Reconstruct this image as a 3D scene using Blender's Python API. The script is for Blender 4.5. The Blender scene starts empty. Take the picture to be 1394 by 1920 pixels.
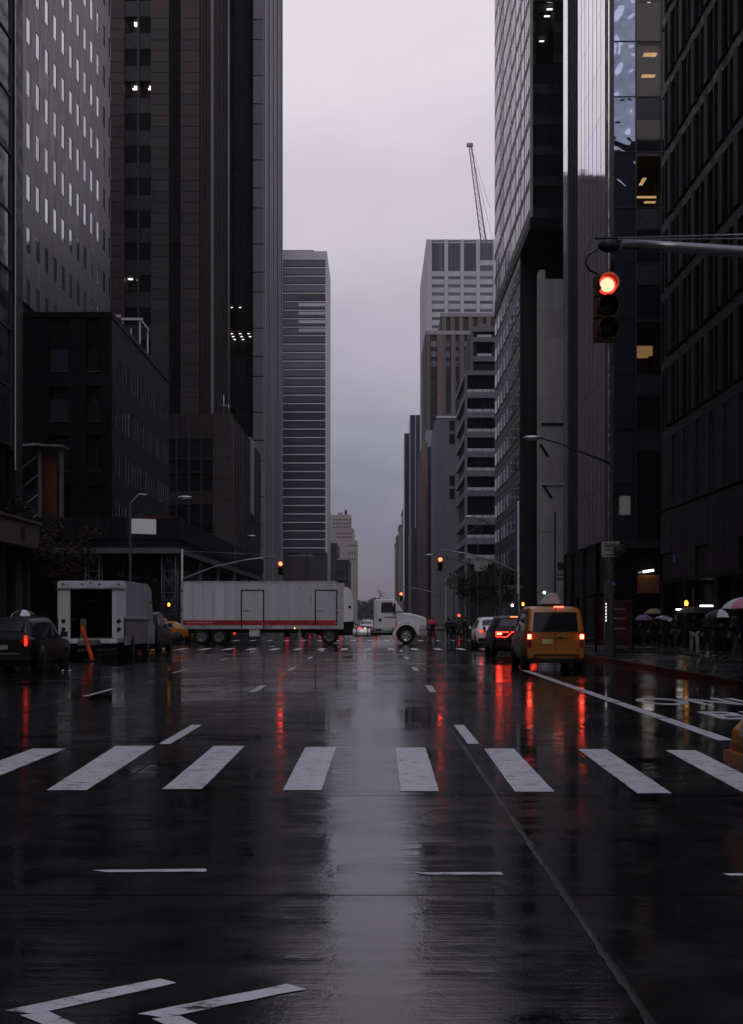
import bpy, bmesh, math, random
from mathutils import Vector, Matrix
random.seed(7)
R = math.radians
F, CX, HY, CH = 2300.0, 706.0, 1160.0, 1.6      # focal length (px of the photograph), vanishing point, eye height
scene = bpy.context.scene
col = scene.collection

# ------------------------------------------------------------------ camera, sky, sun, exposure
cam_d = bpy.data.cameras.new('camera'); cam = bpy.data.objects.new('camera', cam_d); col.objects.link(cam)
cam.location = (0, 0, CH); cam.rotation_euler = (R(90), 0, 0)
cam_d.sensor_fit = 'VERTICAL'; cam_d.sensor_height = 36.0; cam_d.lens = F/1920*36
cam_d.shift_x = -9/1920; cam_d.shift_y = 200/1920
cam_d.clip_start = 0.1; cam_d.clip_end = 6000
scene.camera = cam

world = bpy.data.worlds.new('World'); scene.world = world; world.use_nodes = True
wt = world.node_tree; wn = wt.nodes; wl = wt.links; wn.clear()
def srgb(r, g, b):
    f = lambda c: (c/255/12.92) if c/255 <= .04045 else ((c/255+.055)/1.055)**2.4
    return (f(r), f(g), f(b), 1)
out = wn.new('ShaderNodeOutputWorld'); bg = wn.new('ShaderNodeBackground'); bg.inputs[1].default_value = 1.12
tc = wn.new('ShaderNodeTexCoord'); sep = wn.new('ShaderNodeSeparateXYZ'); wl.new(tc.outputs['Generated'], sep.inputs[0])
# soft cloud layers move the overcast gradient up and down
mp = wn.new('ShaderNodeMapping'); mp.inputs['Scale'].default_value = (3.0, 3.0, 7.0); wl.new(tc.outputs['Generated'], mp.inputs[0])
nz = wn.new('ShaderNodeTexNoise'); nz.inputs['Scale'].default_value = 1.6; nz.inputs['Detail'].default_value = 5; nz.inputs['Roughness'].default_value = .55
wl.new(mp.outputs[0], nz.inputs['Vector'])
ma = wn.new('ShaderNodeMath'); ma.operation = 'MULTIPLY_ADD'; ma.inputs[1].default_value = .17; ma.inputs[2].default_value = -.085
wl.new(nz.outputs['Fac'], ma.inputs[0])
ad = wn.new('ShaderNodeMath'); ad.operation = 'ADD'; wl.new(sep.outputs['Z'], ad.inputs[0]); wl.new(ma.outputs[0], ad.inputs[1])
ramp = wn.new('ShaderNodeValToRGB'); cr = ramp.color_ramp; cr.interpolation = 'EASE'
stops = [(0.0, (122, 104, 111)), (.03, (112, 104, 114)), (.085, (117, 115, 129)), (.15, (142, 139, 152)), (.24, (172, 165, 178)),
         (.33, (196, 187, 197)), (.45, (218, 209, 214)), (.70, (208, 204, 222)), (1.0, (202, 200, 224))]
cr.elements[0].position = stops[0][0]; cr.elements[0].color = srgb(*stops[0][1])
cr.elements[1].position = stops[-1][0]; cr.elements[1].color = srgb(*stops[-1][1])
for p_, c_ in stops[1:-1]:
    e = cr.elements.new(p_); e.color = srgb(*c_)
wl.new(ad.outputs[0], ramp.inputs[0])
sky = wn.new('ShaderNodeTexSky'); sky.sky_type = 'NISHITA'; sky.sun_disc = False
sky.sun_elevation = R(44); sky.sun_rotation = R(183); sky.dust_density = 6; sky.air_density = 1
sm_ = wn.new('ShaderNodeMixRGB'); sm_.blend_type = 'ADD'; sm_.inputs[0].default_value = .012
wl.new(ramp.outputs[0], sm_.inputs[1]); wl.new(sky.outputs[0], sm_.inputs[2])
wl.new(sm_.outputs[0], bg.inputs[0]); wl.new(bg.outputs[0], out.inputs[0])

sun_d = bpy.data.lights.new('sun', 'SUN'); sun_d.energy = .4; sun_d.angle = R(40); sun_d.color = (.98, .95, 1.0)
sun = bpy.data.objects.new('sun', sun_d); col.objects.link(sun); sun.rotation_euler = (R(46), 0, R(-3))
vs = scene.view_settings; vs.view_transform = 'Standard'; vs.look = 'None'; vs.exposure = 0.0; vs.gamma = 1; vs.use_curve_mapping = False
scene.display_settings.display_device = 'sRGB'
scene.cycles.max_bounces = 6; scene.cycles.diffuse_bounces = 3; scene.cycles.glossy_bounces = 4
scene.cycles.transparent_max_bounces = 8; scene.cycles.sample_clamp_indirect = 4.0
scene.cycles.use_denoising = True; scene.cycles.caustics_reflective = True; scene.cycles.blur_glossy = .2

# ------------------------------------------------------------------ pixel of the photograph -> metres
def fx(px, Y): return (px-CX)*Y/F
def fz(py, Y): return CH+(HY-py)*Y/F
def yx(px, X): return X*F/(px-CX)
def gy(py): return F*CH/(py-HY)
def gp(px, py, z=0.0):
    Y = F*(CH-z)/(py-HY); return (fx(px, Y), Y, z)

# ------------------------------------------------------------------ materials
MATS = {}
def M(name, c, rough=.6, metal=0.0, var=.2, scale=1.5, rvar=.15, objvar=.15, bump=0.0, bscale=40, streak=False, ior=1.5, coat=0.0, spec=.5):
    if name in MATS: return MATS[name]
    m = bpy.data.materials.new(name); m.use_nodes = True; n = m.node_tree.nodes; l = m.node_tree.links
    p = n['Principled BSDF']; t = n.new('ShaderNodeTexCoord'); oi = n.new('ShaderNodeObjectInfo')
    mul = n.new('ShaderNodeMath'); mul.operation = 'MULTIPLY'; mul.inputs[1].default_value = 57.0; l.new(oi.outputs['Random'], mul.inputs[0])
    va = n.new('ShaderNodeVectorMath'); va.operation = 'ADD'; l.new(t.outputs['Object'], va.inputs[0]); l.new(mul.outputs[0], va.inputs[1])
    src = va.outputs[0]
    if streak:
        mm = n.new('ShaderNodeMapping'); mm.inputs['Scale'].default_value = (1, 1, .09); l.new(src, mm.inputs[0]); src2 = mm.outputs[0]
    else: src2 = src
    a = n.new('ShaderNodeTexNoise'); a.inputs['Scale'].default_value = scale; a.inputs['Detail'].default_value = 6; a.inputs['Roughness'].default_value = .6
    l.new(src2, a.inputs['Vector'])
    r1 = n.new('ShaderNodeMapRange'); r1.inputs[1].default_value = .25; r1.inputs[2].default_value = .75
    r1.inputs[3].default_value = 1-var; r1.inputs[4].default_value = 1+var; l.new(a.outputs['Fac'], r1.inputs[0])
    r2 = n.new('ShaderNodeMapRange'); r2.inputs[3].default_value = 1-objvar; r2.inputs[4].default_value = 1+objvar; l.new(oi.outputs['Random'], r2.inputs[0])
    mu = n.new('ShaderNodeMath'); mu.operation = 'MULTIPLY'; l.new(r1.outputs[0], mu.inputs[0]); l.new(r2.outputs[0], mu.inputs[1])
    vm = n.new('ShaderNodeVectorMath'); vm.operation = 'SCALE'; vm.inputs[0].default_value = c[:3]; l.new(mu.outputs[0], vm.inputs['Scale'])
    l.new(vm.outputs[0], p.inputs['Base Color'])
    r3 = n.new('ShaderNodeMapRange'); r3.inputs[1].default_value = .3; r3.inputs[2].default_value = .7
    r3.inputs[3].default_value = max(.02, rough-rvar); r3.inputs[4].default_value = min(1, rough+rvar); l.new(a.outputs['Fac'], r3.inputs[0])
    l.new(r3.outputs[0], p.inputs['Roughness'])
    p.inputs['Metallic'].default_value = metal; p.inputs['IOR'].default_value = ior; p.inputs['Coat Weight'].default_value = coat
    if rough >= .4 and metal < .5 and spec == .5: spec = .22
    p.inputs['Coat Roughness'].default_value = .06; p.inputs['Specular IOR Level'].default_value = spec
    if bump:
        b = n.new('ShaderNodeTexNoise'); b.inputs['Scale'].default_value = bscale; b.inputs['Detail'].default_value = 4; l.new(src, b.inputs['Vector'])
        bb = n.new('ShaderNodeBump'); bb.inputs['Strength'].default_value = 1; bb.inputs['Distance'].default_value = bump
        l.new(b.outputs['Fac'], bb.inputs['Height']); l.new(bb.outputs[0], p.inputs['Normal'])
    MATS[name] = m; return m

def GL(name, c, metal, rough=.03, wob=.0, wscale=.5, objvar=.25):
    m = M(name, c, rough, metal, var=.05, rvar=.01, objvar=objvar)
    if wob and not m.get('w'):
        m['w'] = 1; n = m.node_tree.nodes; l = m.node_tree.links; p = n['Principled BSDF']
        va = [x for x in n if x.type == 'VECT_MATH' and x.operation == 'ADD'][0]
        b = n.new('ShaderNodeTexNoise'); b.inputs['Scale'].default_value = wscale; b.inputs['Detail'].default_value = 1.0
        b.inputs['Distortion'].default_value = .6; l.new(va.outputs[0], b.inputs['Vector'])
        bb = n.new('ShaderNodeBump'); bb.inputs['Strength'].default_value = 1; bb.inputs['Distance'].default_value = wob
        l.new(b.outputs['Fac'], bb.inputs['Height']); l.new(bb.outputs[0], p.inputs['Normal'])
    return m

def EM(name, c, s):
    if name in MATS: return MATS[name]
    m = bpy.data.materials.new(name); m.use_nodes = True; p = m.node_tree.nodes['Principled BSDF']
    p.inputs['Base Color'].default_value = (c[0]*.3, c[1]*.3, c[2]*.3, 1); p.inputs['Emission Color'].default_value = (*c, 1); p.inputs['Emission Strength'].default_value = s
    MATS[name] = m; return m

def CLEAR(name, tint=.7):
    m = bpy.data.materials.new(name); m.use_nodes = True; n = m.node_tree.nodes; l = m.node_tree.links
    n.remove(n['Principled BSDF']); o = n['Material Output']
    t = n.new('ShaderNodeBsdfTransparent'); t.inputs[0].default_value = (tint, tint, tint, 1)
    g = n.new('ShaderNodeBsdfGlossy'); g.inputs['Roughness'].default_value = .03
    f = n.new('ShaderNodeFresnel'); f.inputs[0].default_value = 1.5; x = n.new('ShaderNodeMixShader')
    l.new(f.outputs[0], x.inputs[0]); l.new(t.outputs[0], x.inputs[1]); l.new(g.outputs[0], x.inputs[2]); l.new(x.outputs[0], o.inputs[0])
    MATS[name] = m; return m

# ------------------------------------------------------------------ objects
OFF = {}
def tag(o, label=None, cat=None, group=None, kind=None):
    if label: o['label'] = label
    if cat: o['category'] = cat
    if group: o['group'] = group
    if kind: o['kind'] = kind
    return o
def thing(name, loc, label, cat, group=None, rz=0, local=True, kind=None):
    o = bpy.data.objects.new(name, None); col.objects.link(o); o.location = loc; o.rotation_euler = (0, 0, rz); o.empty_display_size = .2
    tag(o, label, cat, group, kind); OFF[o.name] = Vector((0, 0, 0)) if local else Vector(loc)
    return o
def bld(name, loc, label, cat='building', group=None): return thing(name, loc, label, cat, group, local=False)
def attach(o, parent, pos):
    col.objects.link(o)
    if parent is not None: o.parent = parent; o.location = Vector(pos)-OFF[parent.name]
    else: o.location = pos
    OFF[o.name] = Vector(pos); return o
def copy_tree(o, parent=None):
    c = o.copy(); col.objects.link(c); c.parent = parent; OFF[c.name] = OFF.get(o.name, Vector((0, 0, 0)))
    for ch in list(o.children): copy_tree(ch, c)
    return c
BOXM = {}
def box(parent, name, x0, x1, y0, y1, z0, z1, mat, bev=0.0, rot=None):
    if x1 < x0: x0, x1 = x1, x0
    if y1 < y0: y0, y1 = y1, y0
    if z1 < z0: z0, z1 = z1, z0
    d = (round(x1-x0, 3), round(y1-y0, 3), round(z1-z0, 3)); k = (d, mat.name, bev)
    if k not in BOXM:
        me = bpy.data.meshes.new(name); bm = bmesh.new(); bmesh.ops.create_cube(bm, size=1.0)
        bmesh.ops.scale(bm, vec=d, verts=bm.verts)
        if bev: bmesh.ops.bevel(bm, geom=bm.edges[:], offset=bev, segments=1 if bev < .02 else 2, affect='EDGES')
        bm.to_mesh(me); bm.free(); me.materials.append(mat); BOXM[k] = me
    o = bpy.data.objects.new(name, BOXM[k])
    attach(o, parent, ((x0+x1)/2, (y0+y1)/2, (z0+z1)/2))
    if rot: o.rotation_euler = rot
    return o

class MB:
    def __init__(s): s.v = []; s.f = []; s.sm = []
    def add(s, vs, fs, smooth=False):
        b = len(s.v); s.v += [tuple(v) for v in vs]; s.f += [[i+b for i in f] for f in fs]; s.sm += [smooth]*len(fs); return s
    def box(s, x0, x1, y0, y1, z0, z1):
        vs = [(x, y, z) for z in (z0, z1) for y in (y0, y1) for x in (x0, x1)]
        return s.add(vs, [(0, 2, 3, 1), (4, 5, 7, 6), (0, 1, 5, 4), (2, 6, 7, 3), (0, 4, 6, 2), (1, 3, 7, 5)])
    def tube(s, pts, r, n=8, smooth=True, caps=True):
        pts = [Vector(p) for p in pts]; rs = r if isinstance(r, (list, tuple)) else [r]*len(pts); vs = []; up = None
        for i, p in enumerate(pts):
            d = (pts[min(i+1, len(pts)-1)]-pts[max(i-1, 0)]).normalized()
            a = Vector((0, 0, 1)) if abs(d.z) < .9 else Vector((0, 1, 0))
            u = d.cross(a).normalized() if up is None else (up-d*up.dot(d)).normalized(); up = u; w = d.cross(u)
            for k in range(n):
                t = 2*math.pi*(k+.5)/n; vs.append(p+(u*math.cos(t)+w*math.sin(t))*rs[i])
        fs = [(i*n+k, i*n+(k+1) % n, (i+1)*n+(k+1) % n, (i+1)*n+k) for i in range(len(pts)-1) for k in range(n)]
        s.add(vs, fs, smooth)
        if caps: s.f.append([len(s.v)-len(vs)+k for k in range(n)][::-1]); s.f.append([len(s.v)-n+k for k in range(n)]); s.sm += [False, False]
        return s
    def prism(s, poly, axis, a, b, smooth=False):
        def P(u, v, w): return (w, u, v) if axis == 'x' else (u, w, v) if axis == 'y' else (u, v, w)
        n = len(poly); vs = [P(u, v, a) for u, v in poly]+[P(u, v, b) for u, v in poly]
        s.add(vs, [list(range(n))[::-1], list(range(n, 2*n))]); s.f += [[len(s.v)-2*n+i, len(s.v)-2*n+(i+1) % n, len(s.v)-n+(i+1) % n, len(s.v)-n+i] for i in range(n)]
        s.sm += [smooth]*n; return s
    def lathe(s, prof, n=16, c=(0, 0, 0), axis='z', smooth=True):
        vs = []
        for r_, h in prof:
            for k in range(n):
                t = 2*math.pi*k/n; a, b = r_*math.cos(t), r_*math.sin(t)
                v = (a, b, h) if axis == 'z' else (h, a, b) if axis == 'x' else (a, h, b)
                vs.append((v[0]+c[0], v[1]+c[1], v[2]+c[2]))
        fs = [(i*n+k, i*n+(k+1) % n, (i+1)*n+(k+1) % n, (i+1)*n+k) for i in range(len(prof)-1) for k in range(n)]
        return s.add(vs, fs, smooth)
    def ell(s, c, r, nu=12, nv=8):
        vs = [(c[0]+r[0]*math.sin(math.pi*j/nv)*math.cos(2*math.pi*i/nu), c[1]+r[1]*math.sin(math.pi*j/nv)*math.sin(2*math.pi*i/nu), c[2]+r[2]*math.cos(math.pi*j/nv)) for j in range(nv+1) for i in range(nu)]
        return s.add(vs, [(j*nu+i, (j+1)*nu+i, (j+1)*nu+(i+1) % nu, j*nu+(i+1) % nu) for j in range(nv) for i in range(nu)], True)
    def mesh(s, name, mat):
        me = bpy.data.meshes.new(name); me.from_pydata(s.v, [], s.f)
        me.polygons.foreach_set('use_smooth', s.sm); me.materials.append(mat)
        bm = bmesh.new(); bm.from_mesh(me); bmesh.ops.remove_doubles(bm, verts=bm.verts, dist=1e-5); bmesh.ops.recalc_face_normals(bm, faces=bm.faces); bm.to_mesh(me); bm.free()
        me.update(); return me
    def build(s, name, mat, parent=None, pos=None):
        o = bpy.data.objects.new(name, s.mesh(name, mat)); col.objects.link(o)
        if parent is not None: o.parent = parent; o.location = (Vector(pos) if pos else Vector((0, 0, 0)))-OFF[parent.name]
        elif pos: o.location = pos
        OFF[o.name] = Vector(pos) if pos else Vector((0, 0, 0)); return o

def text_obj(name, txt, size, mat, parent, pos, rot=(0, 0, 0), scale=(1, 1, 1), ext=.002):
    cu = bpy.data.curves.new(name, 'FONT'); cu.body = txt; cu.size = size; cu.extrude = ext; cu.offset = size*.022; cu.align_x = 'CENTER'; cu.align_y = 'CENTER'; cu.materials.append(mat)
    o = bpy.data.objects.new(name, cu); col.objects.link(o)
    dg = bpy.context.evaluated_depsgraph_get(); me = bpy.data.meshes.new_from_object(o.evaluated_get(dg)); bpy.data.objects.remove(o)
    if not me.materials: me.materials.append(mat)
    o = bpy.data.objects.new(name, me); attach(o, parent, pos); o.rotation_euler = rot; o.scale = scale; return o

# ------------------------------------------------------------------ wet road material (world coordinates, so it runs on across slabs)
def wet(name, c, r0, r1, bumpd, fine=.0006, objvar=.2, colvar=.35):
    m = bpy.data.materials.new(name); m.use_nodes = True; n = m.node_tree.nodes; l = m.node_tree.links; p = n['Principled BSDF']
    g = n.new('ShaderNodeNewGeometry'); oi = n.new('ShaderNodeObjectInfo')
    def noise(sc, det, rough=.55, dist=0, vec=(1, 1, 1)):
        mp = n.new('ShaderNodeMapping'); mp.inputs['Scale'].default_value = vec; l.new(g.outputs['Position'], mp.inputs[0])
        t = n.new('ShaderNodeTexNoise'); t.inputs['Scale'].default_value = sc; t.inputs['Detail'].default_value = det
        t.inputs['Roughness'].default_value = rough; t.inputs['Distortion'].default_value = dist; l.new(mp.outputs[0], t.inputs['Vector']); return t.outputs['Fac']
    def mr(src, a, b, c0, d): 
        q = n.new('ShaderNodeMapRange'); q.interpolation_type = 'SMOOTHSTEP'
        for i, v in enumerate((a, b, c0, d)): q.inputs[i+1].default_value = v
        l.new(src, q.inputs[0]); return q.outputs[0]
    def mth(op, a, b):
        q = n.new('ShaderNodeMath'); q.operation = op
        for i, v in enumerate((a, b)):
            if isinstance(v, (int, float)): q.inputs[i].default_value = v
            else: l.new(v, q.inputs[i])
        return q.outputs[0]
    big = noise(.28, 4, .6, .6); streak = noise(1.0, 5, .65, .2, (.55, 7.5, 1)); fn = noise(55, 3); mid = noise(2.2, 4, .6, .4); tyre = noise(1.0, 3, .5, .1, (2.4, .06, 1))
    mask = mr(mth('ADD', mth('MULTIPLY', big, .55), mth('ADD', mth('MULTIPLY', mid, .25), mth('MULTIPLY', streak, .2))), .44, .58, 0, 1)
    grit = noise(140, 2); rag = noise(1.0, 4, .6, .5, (2.6, 13, 1))
    rg = mth('ADD', mr(mask, 0, 1, r0, r1), mth('MULTIPLY', mth('SUBTRACT', mid, .5), .08)); l.new(rg, p.inputs['Roughness'])
    cv = mth('MULTIPLY', mth('MULTIPLY', mr(mid, .3, .7, 1-colvar, 1+colvar), mr(grit, .3, .7, .6, 1.5)), mth('MULTIPLY', mr(oi.outputs['Random'], 0, 1, 1-objvar, 1+objvar), mr(tyre, .35, .65, .85, 1.15)))
    vm = n.new('ShaderNodeVectorMath'); vm.operation = 'SCALE'; vm.inputs[0].default_value = c; l.new(cv, vm.inputs['Scale']); l.new(vm.outputs[0], p.inputs['Base Color'])
    p.inputs['IOR'].default_value = 1.33
    rough_h = mth('ADD', mth('MULTIPLY', rag, bumpd*1.1), mth('ADD', mth('MULTIPLY', fn, fine*2.2), mth('MULTIPLY', grit, fine*.8)))
    h = mth('ADD', mth('MULTIPLY', streak, bumpd*.45), mth('ADD', mth('MULTIPLY', fn, fine*.4), mth('ADD', mth('MULTIPLY', mid, bumpd*.6), mth('MULTIPLY', mask, rough_h))))
    b = n.new('ShaderNodeBump'); b.inputs['Strength'].default_value = 1; b.inputs['Distance'].default_value = 1.0; l.new(h, b.inputs['Height']); l.new(b.outputs[0], p.inputs['Normal'])
    MATS[name] = m; return m
ROAD = wet('wet_concrete_road', (.012, .0117, .0125), .045, .16, .0014, .00034)
WALK = wet('wet_sidewalk', (.026, .025, .027), .12, .34, .0015, objvar=.25)
KERB = wet('wet_kerb_stone', (.008, .0078, .008), .5, .75, .001)
SEAL = M('joint_sealant', (.014, .014, .015), .5, bump=.004, bscale=30)
def paint_mat():
    m = M('road_paint', (.50, .51, .55), .4, var=.12, scale=3, rvar=.1, objvar=.06, bump=.0012, bscale=25, ior=1.33)
    n = m.node_tree.nodes; l = m.node_tree.links; p = n['Principled BSDF']; o = n['Material Output']
    g = n.new('ShaderNodeNewGeometry'); mp = n.new('ShaderNodeMapping'); mp.inputs['Scale'].default_value = (1, 2.2, 1); l.new(g.outputs['Position'], mp.inputs[0])
    t = n.new('ShaderNodeTexNoise'); t.inputs['Scale'].default_value = 5; t.inputs['Detail'].default_value = 9; t.inputs['Roughness'].default_value = .78; l.new(mp.outputs[0], t.inputs['Vector'])
    r = n.new('ShaderNodeMapRange'); r.inputs[1].default_value = .34; r.inputs[2].default_value = .47; l.new(t.outputs['Fac'], r.inputs[0])
    tr = n.new('ShaderNodeBsdfTransparent'); x = n.new('ShaderNodeMixShader'); l.new(r.outputs[0], x.inputs[0]); l.new(tr.outputs[0], x.inputs[1]); l.new(p.outputs[0], x.inputs[2]); l.new(x.outputs[0], o.inputs[0])
    return m
PAINT = paint_mat()

# ------------------------------------------------------------------ ground, road slabs, kerbs, sidewalks
tag(MB().add([(-2500, -600, -.04), (2500, -600, -.04), (2500, 3500, -.04), (-2500, 3500, -.04)], [(0, 1, 2, 3)]).build('ground', ROAD), kind='structure')
road = MB().add([(-12.6, -60, -.012), (8.5, -60, -.012), (8.5, 1400, -.012), (-12.6, 1400, -.012)], [(0, 1, 2, 3)]).build('road', SEAL)
tag(road, 'wet dark concrete avenue running to the horizon', None, kind='structure')
def slab(x0, x1, y0, y1):
    b = MB(); n = 6; j = .011
    # slab with very slightly uneven level and worn arrises
    b.box(x0+j, x1-j, y0+j*.7, y1-j*.7, -.03, 0); o = b.build('road_slab', ROAD, road, ((x0+x1)/2, (y0+y1)/2, 0))
    for v in o.data.vertices: v.co.x -= (x0+x1)/2; v.co.y -= (y0+y1)/2
    o.rotation_euler = (random.uniform(-.0006, .0006), random.uniform(-.0006, .0006), 0); return o
xs_n = [-20, -16.2, -12.6, -9.2, -5.95, -2.5, 1.09, 4.72, 8.5, 12.4, 16, 20]
for a, b_ in zip([-4, 0.4, 3.4, 7.1, 11.1], [0.4, 3.4, 7.1, 11.1, 16.0]):
    for i in range(len(xs_n)-1): slab(xs_n[i], xs_n[i+1], a, b_)
ys_f = [16.0, 21.2, 26.5, 31.8, 37.2, 43, 49, 55, 61]
for a, b_ in zip(ys_f[:-1], ys_f[1:]):
    for i in range(2, 8): slab(xs_n[i], xs_n[i+1], a, b_)
tag(MB().box(-12.6, 8.5, 61, 1400, -.03, 0).build('road_far', ROAD), kind='structure')
blocks = [(-130, -9), (18.6, 66.5), (88, 150), (170, 232), (252, 314), (334, 396), (416, 478), (498, 640), (660, 900)]
for i, (a, b_) in enumerate(blocks):
    for s in (-1, 1):
        k0, far = (8.5, 120) if s > 0 else (-12.6, -120)
        x0, x1 = sorted((k0+s*.16, far)); w = MB().box(x0, x1, a+.16, b_-.16, -.03, .14)
        tag(w.build('sidewalk', WALK), kind='structure')
        kb = MB(); x0, x1 = sorted((k0, k0+s*.16)); kb.box(x0, x1, a, b_, -.03, .15); x0, x1 = sorted((k0+s*.16, far))
        kb.box(x0, x1, a, a+.16, -.03, .15); kb.box(x0, x1, b_-.16, b_, -.03, .15)
        tag(kb.build('kerb', KERB), kind='structure')
rw = [o for o in col.objects if o.name.startswith('sidewalk')]
flag_parent = tag(MB().box(8.7, 15.3, 20, 62, .1, .142).build('sidewalk_paving', WALK), kind='structure')
for j in range(27):
    for i in range(4): box(flag_parent, 'paving_flag', 8.68+i*1.62, 8.68+i*1.62+1.605, 20+j*1.55, 20+j*1.55+1.535, .13, .151, WALK)
flag_parent_l = tag(MB().box(-17, -12.8, 30, 64, .1, .142).build('sidewalk_paving_left', WALK), kind='structure')
for j in range(20):
    for i in range(2): box(flag_parent_l, 'paving_flag', -14.4+i*.8-.8*0, -14.4+i*.8+.785, 33+j*1.55, 33+j*1.55+1.535, .13, .151, WALK)

# tar beads along the main joints
for X_, y0_, y1_ in ((1.09, 3.4, 16),):
    P_ = []; n_ = int((y1_-y0_)/.09)
    L_ = [(X_-.014-random.random()*.016, y0_+(y1_-y0_)*i/n_) for i in range(n_+1)]; R_ = [(X_+.014+random.random()*.016, y0_+(y1_-y0_)*i/n_) for i in range(n_+1)]
    tb = MB().add([(x, y, .003) for x, y in L_]+[(X_, y, .007) for _, y in L_]+[(x, y, .003) for x, y in R_], [(k*(n_+1)+i, k*(n_+1)+i+1, (k+1)*(n_+1)+i+1, (k+1)*(n_+1)+i) for k in (0, 1) for i in range(n_)], True)
    tb.build('joint_bead', SEAL, road)
# painted markings: worn edges, each stripe its own piece
def mark(parent, name, pts, z=.004, jag=.004, n=14):
    P = []
    for i in range(len(pts)):
        a, b_ = Vector(pts[i]), Vector(pts[(i+1) % len(pts)])
        k = max(2, int((b_-a).length/.12)); k = min(k, 60)
        for q in range(k):
            p = a.lerp(b_, q/k); P.append((p.x+random.uniform(-jag, jag), p.y+random.uniform(-jag, jag)))
    cx = sum(p[0] for p in P)/len(P); cy = sum(p[1] for p in P)/len(P)
    me = bpy.data.meshes.new(name); bm = bmesh.new(); vs = [bm.verts.new((p[0]-cx, p[1]-cy, 0)) for p in P]
    f = bm.faces.new(vs); f.normal_update()
    if f.normal.z < 0: f.normal_flip()
    bmesh.ops.triangulate(bm, faces=[f]); bm.to_mesh(me); bm.free(); me.materials.append(PAINT)
    return attach(bpy.data.objects.new(name, me), parent, (cx, cy, z))
def pxpoly(pts): return [gp(*p)[:2]+(0,) for p in pts]
cw = thing('crosswalk', (0, 12, 0), None, None, local=False, kind='structure')
for t0, t1, b1, b0, yt, yb in [(62, 124, -18, -98, 1404, 1462), (217, 291, 163, 88, 1399, 1482), (401, 459, 379, 305, 1399, 1480), (573, 631, 603, 531, 1401, 1482),
                               (742, 798, 824, 752, 1402, 1484), (908, 964, 1040, 966, 1404, 1485), (1084, 1137, 1260, 1196, 1405, 1488), (1248, 1305, 1470, 1400, 1407, 1490), (1410, 1465, 1690, 1615, 1409, 1492)]:
    mark(cw, 'stripe', pxpoly([(t0, yt), (t1, yt), (b1, yb), (b0, yb)]))
for Y0, Y1, k0 in [(62.6, 66.2, 1), (87.6, 91, 2)]:
    c2 = thing('crosswalk', (0, Y0, 0), None, None, local=False, kind='structure')
    for i in range(17): mark(c2, 'stripe', [(-11.6+i*1.22, Y0, 0), (-11.25+i*1.22, Y0, 0), (-11.25+i*1.22, Y1, 0), (-11.6+i*1.22, Y1, 0)])
for X, nm in [(-6.0, 0), (-2.7, 0), (1.24, 0)]:
    ln = thing('lane_line', (X, 16, 0), None, None, local=False, kind='structure')
    for k in range(5 if X != -6 else 6):
        y0 = 15.65+11*k if X != -6.0 else 25+11*(k-1)+.2
        if y0 < 15: continue
        w = .075 if X != -6 else .05; mark(ln, 'dash', [(X-w, y0, 0), (X+w, y0, 0), (X+w, y0+2.8, 0), (X-w, y0+2.8, 0)])
    for k in range(9): mark(ln, 'dash', [(X-.07, 96+11*k, 0), (X+.07, 96+11*k, 0), (X+.07, 99+11*k, 0), (X-.07, 99+11*k, 0)])
bl = thing('bus_lane_line', (4.6, 16, 0), None, None, local=False, kind='structure')
for k in range(6): mark(bl, 'line_segment', [(4.49, 16.1+k*3.7, 0), (4.71, 16.1+k*3.7, 0), (4.71, 16.1+k*3.7+3.55, 0), (4.49, 16.1+k*3.7+3.55, 0)])
gl_ = thing('guide_dashes', (0, 8, 0), None, None, local=False, kind='structure')
for pts in ([(174, 1632), (385, 1630), (389, 1635), (200, 1636)], [(778, 1637), (940, 1636), (945, 1641), (800, 1641)], [(1354, 1639), (1480, 1638), (1484, 1643), (1370, 1643)]): mark(gl_, 'dash', pxpoly(pts), jag=.006)
cv = thing('painted_chevrons', (-1.5, 5, 0), None, None, local=False, kind='structure')
for pts in ([(10, 1896), (302, 1836), (331, 1844), (62, 1903)], [(40, 1905), (90, 1898), (215, 1950), (150, 1955)],
            [(258, 1902), (540, 1846), (574, 1856), (305, 1910)], [(285, 1912), (336, 1905), (450, 1955), (385, 1958)]): mark(cv, 'stroke', pxpoly(pts), jag=.006)
bw = thing('bus_lane_lettering', (6.6, 22, 0), None, None, local=False, kind='structure')
text_obj('word', 'ONLY', 1.0, PAINT, bw, (6.62, 23.6, .004), scale=(1.18, 2.6, 1)); text_obj('word', 'BUS', 1.0, PAINT, bw, (6.55, 20.2, .004), scale=(1.3, 2.2, 1))

# ------------------------------------------------------------------ building materials
CORE = M('dark_core', (.02, .02, .022), .6)
METP = M('grey_metal_panel', (.023, .0245, .033), .36, .75, var=.12, rvar=.08, streak=True, scale=2, objvar=.10)
DARKMET = M('dark_bronze_metal', (.008, .0075, .008), .5, .1, spec=.06, objvar=.2)
BRON = M('bronze_mullion', (.045, .043, .047), .45, .4)
GRAN = M('brown_granite', (.046, .033, .036), .5, var=.25, scale=2.5, objvar=.16, streak=True)
GRAN2 = M('dark_brown_granite', (.025, .02, .022), .5, var=.25, scale=2, objvar=.15, streak=True)
CONC = M('grey_concrete', (.20, .195, .225), .65, var=.2, scale=1.2, objvar=.12, streak=True, bump=.004)
CONCL = M('pale_concrete', (.36, .36, .40), .6, var=.12, scale=1.2, objvar=.08, streak=True)
CREAM = M('cream_stone', (.19, .17, .165), .7, var=.15, objvar=.05, streak=True)
WHITEB = M('white_spandrel', (.55, .55, .58), .5, var=.08, objvar=.06)
SPANG = M('slate_spandrel', (.03, .03, .036), .4, .2, var=.06, objvar=.2)
GDARK = GL('dark_glass', (.012, .012, .014), 0.0, .04, .0015, .6)
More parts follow.
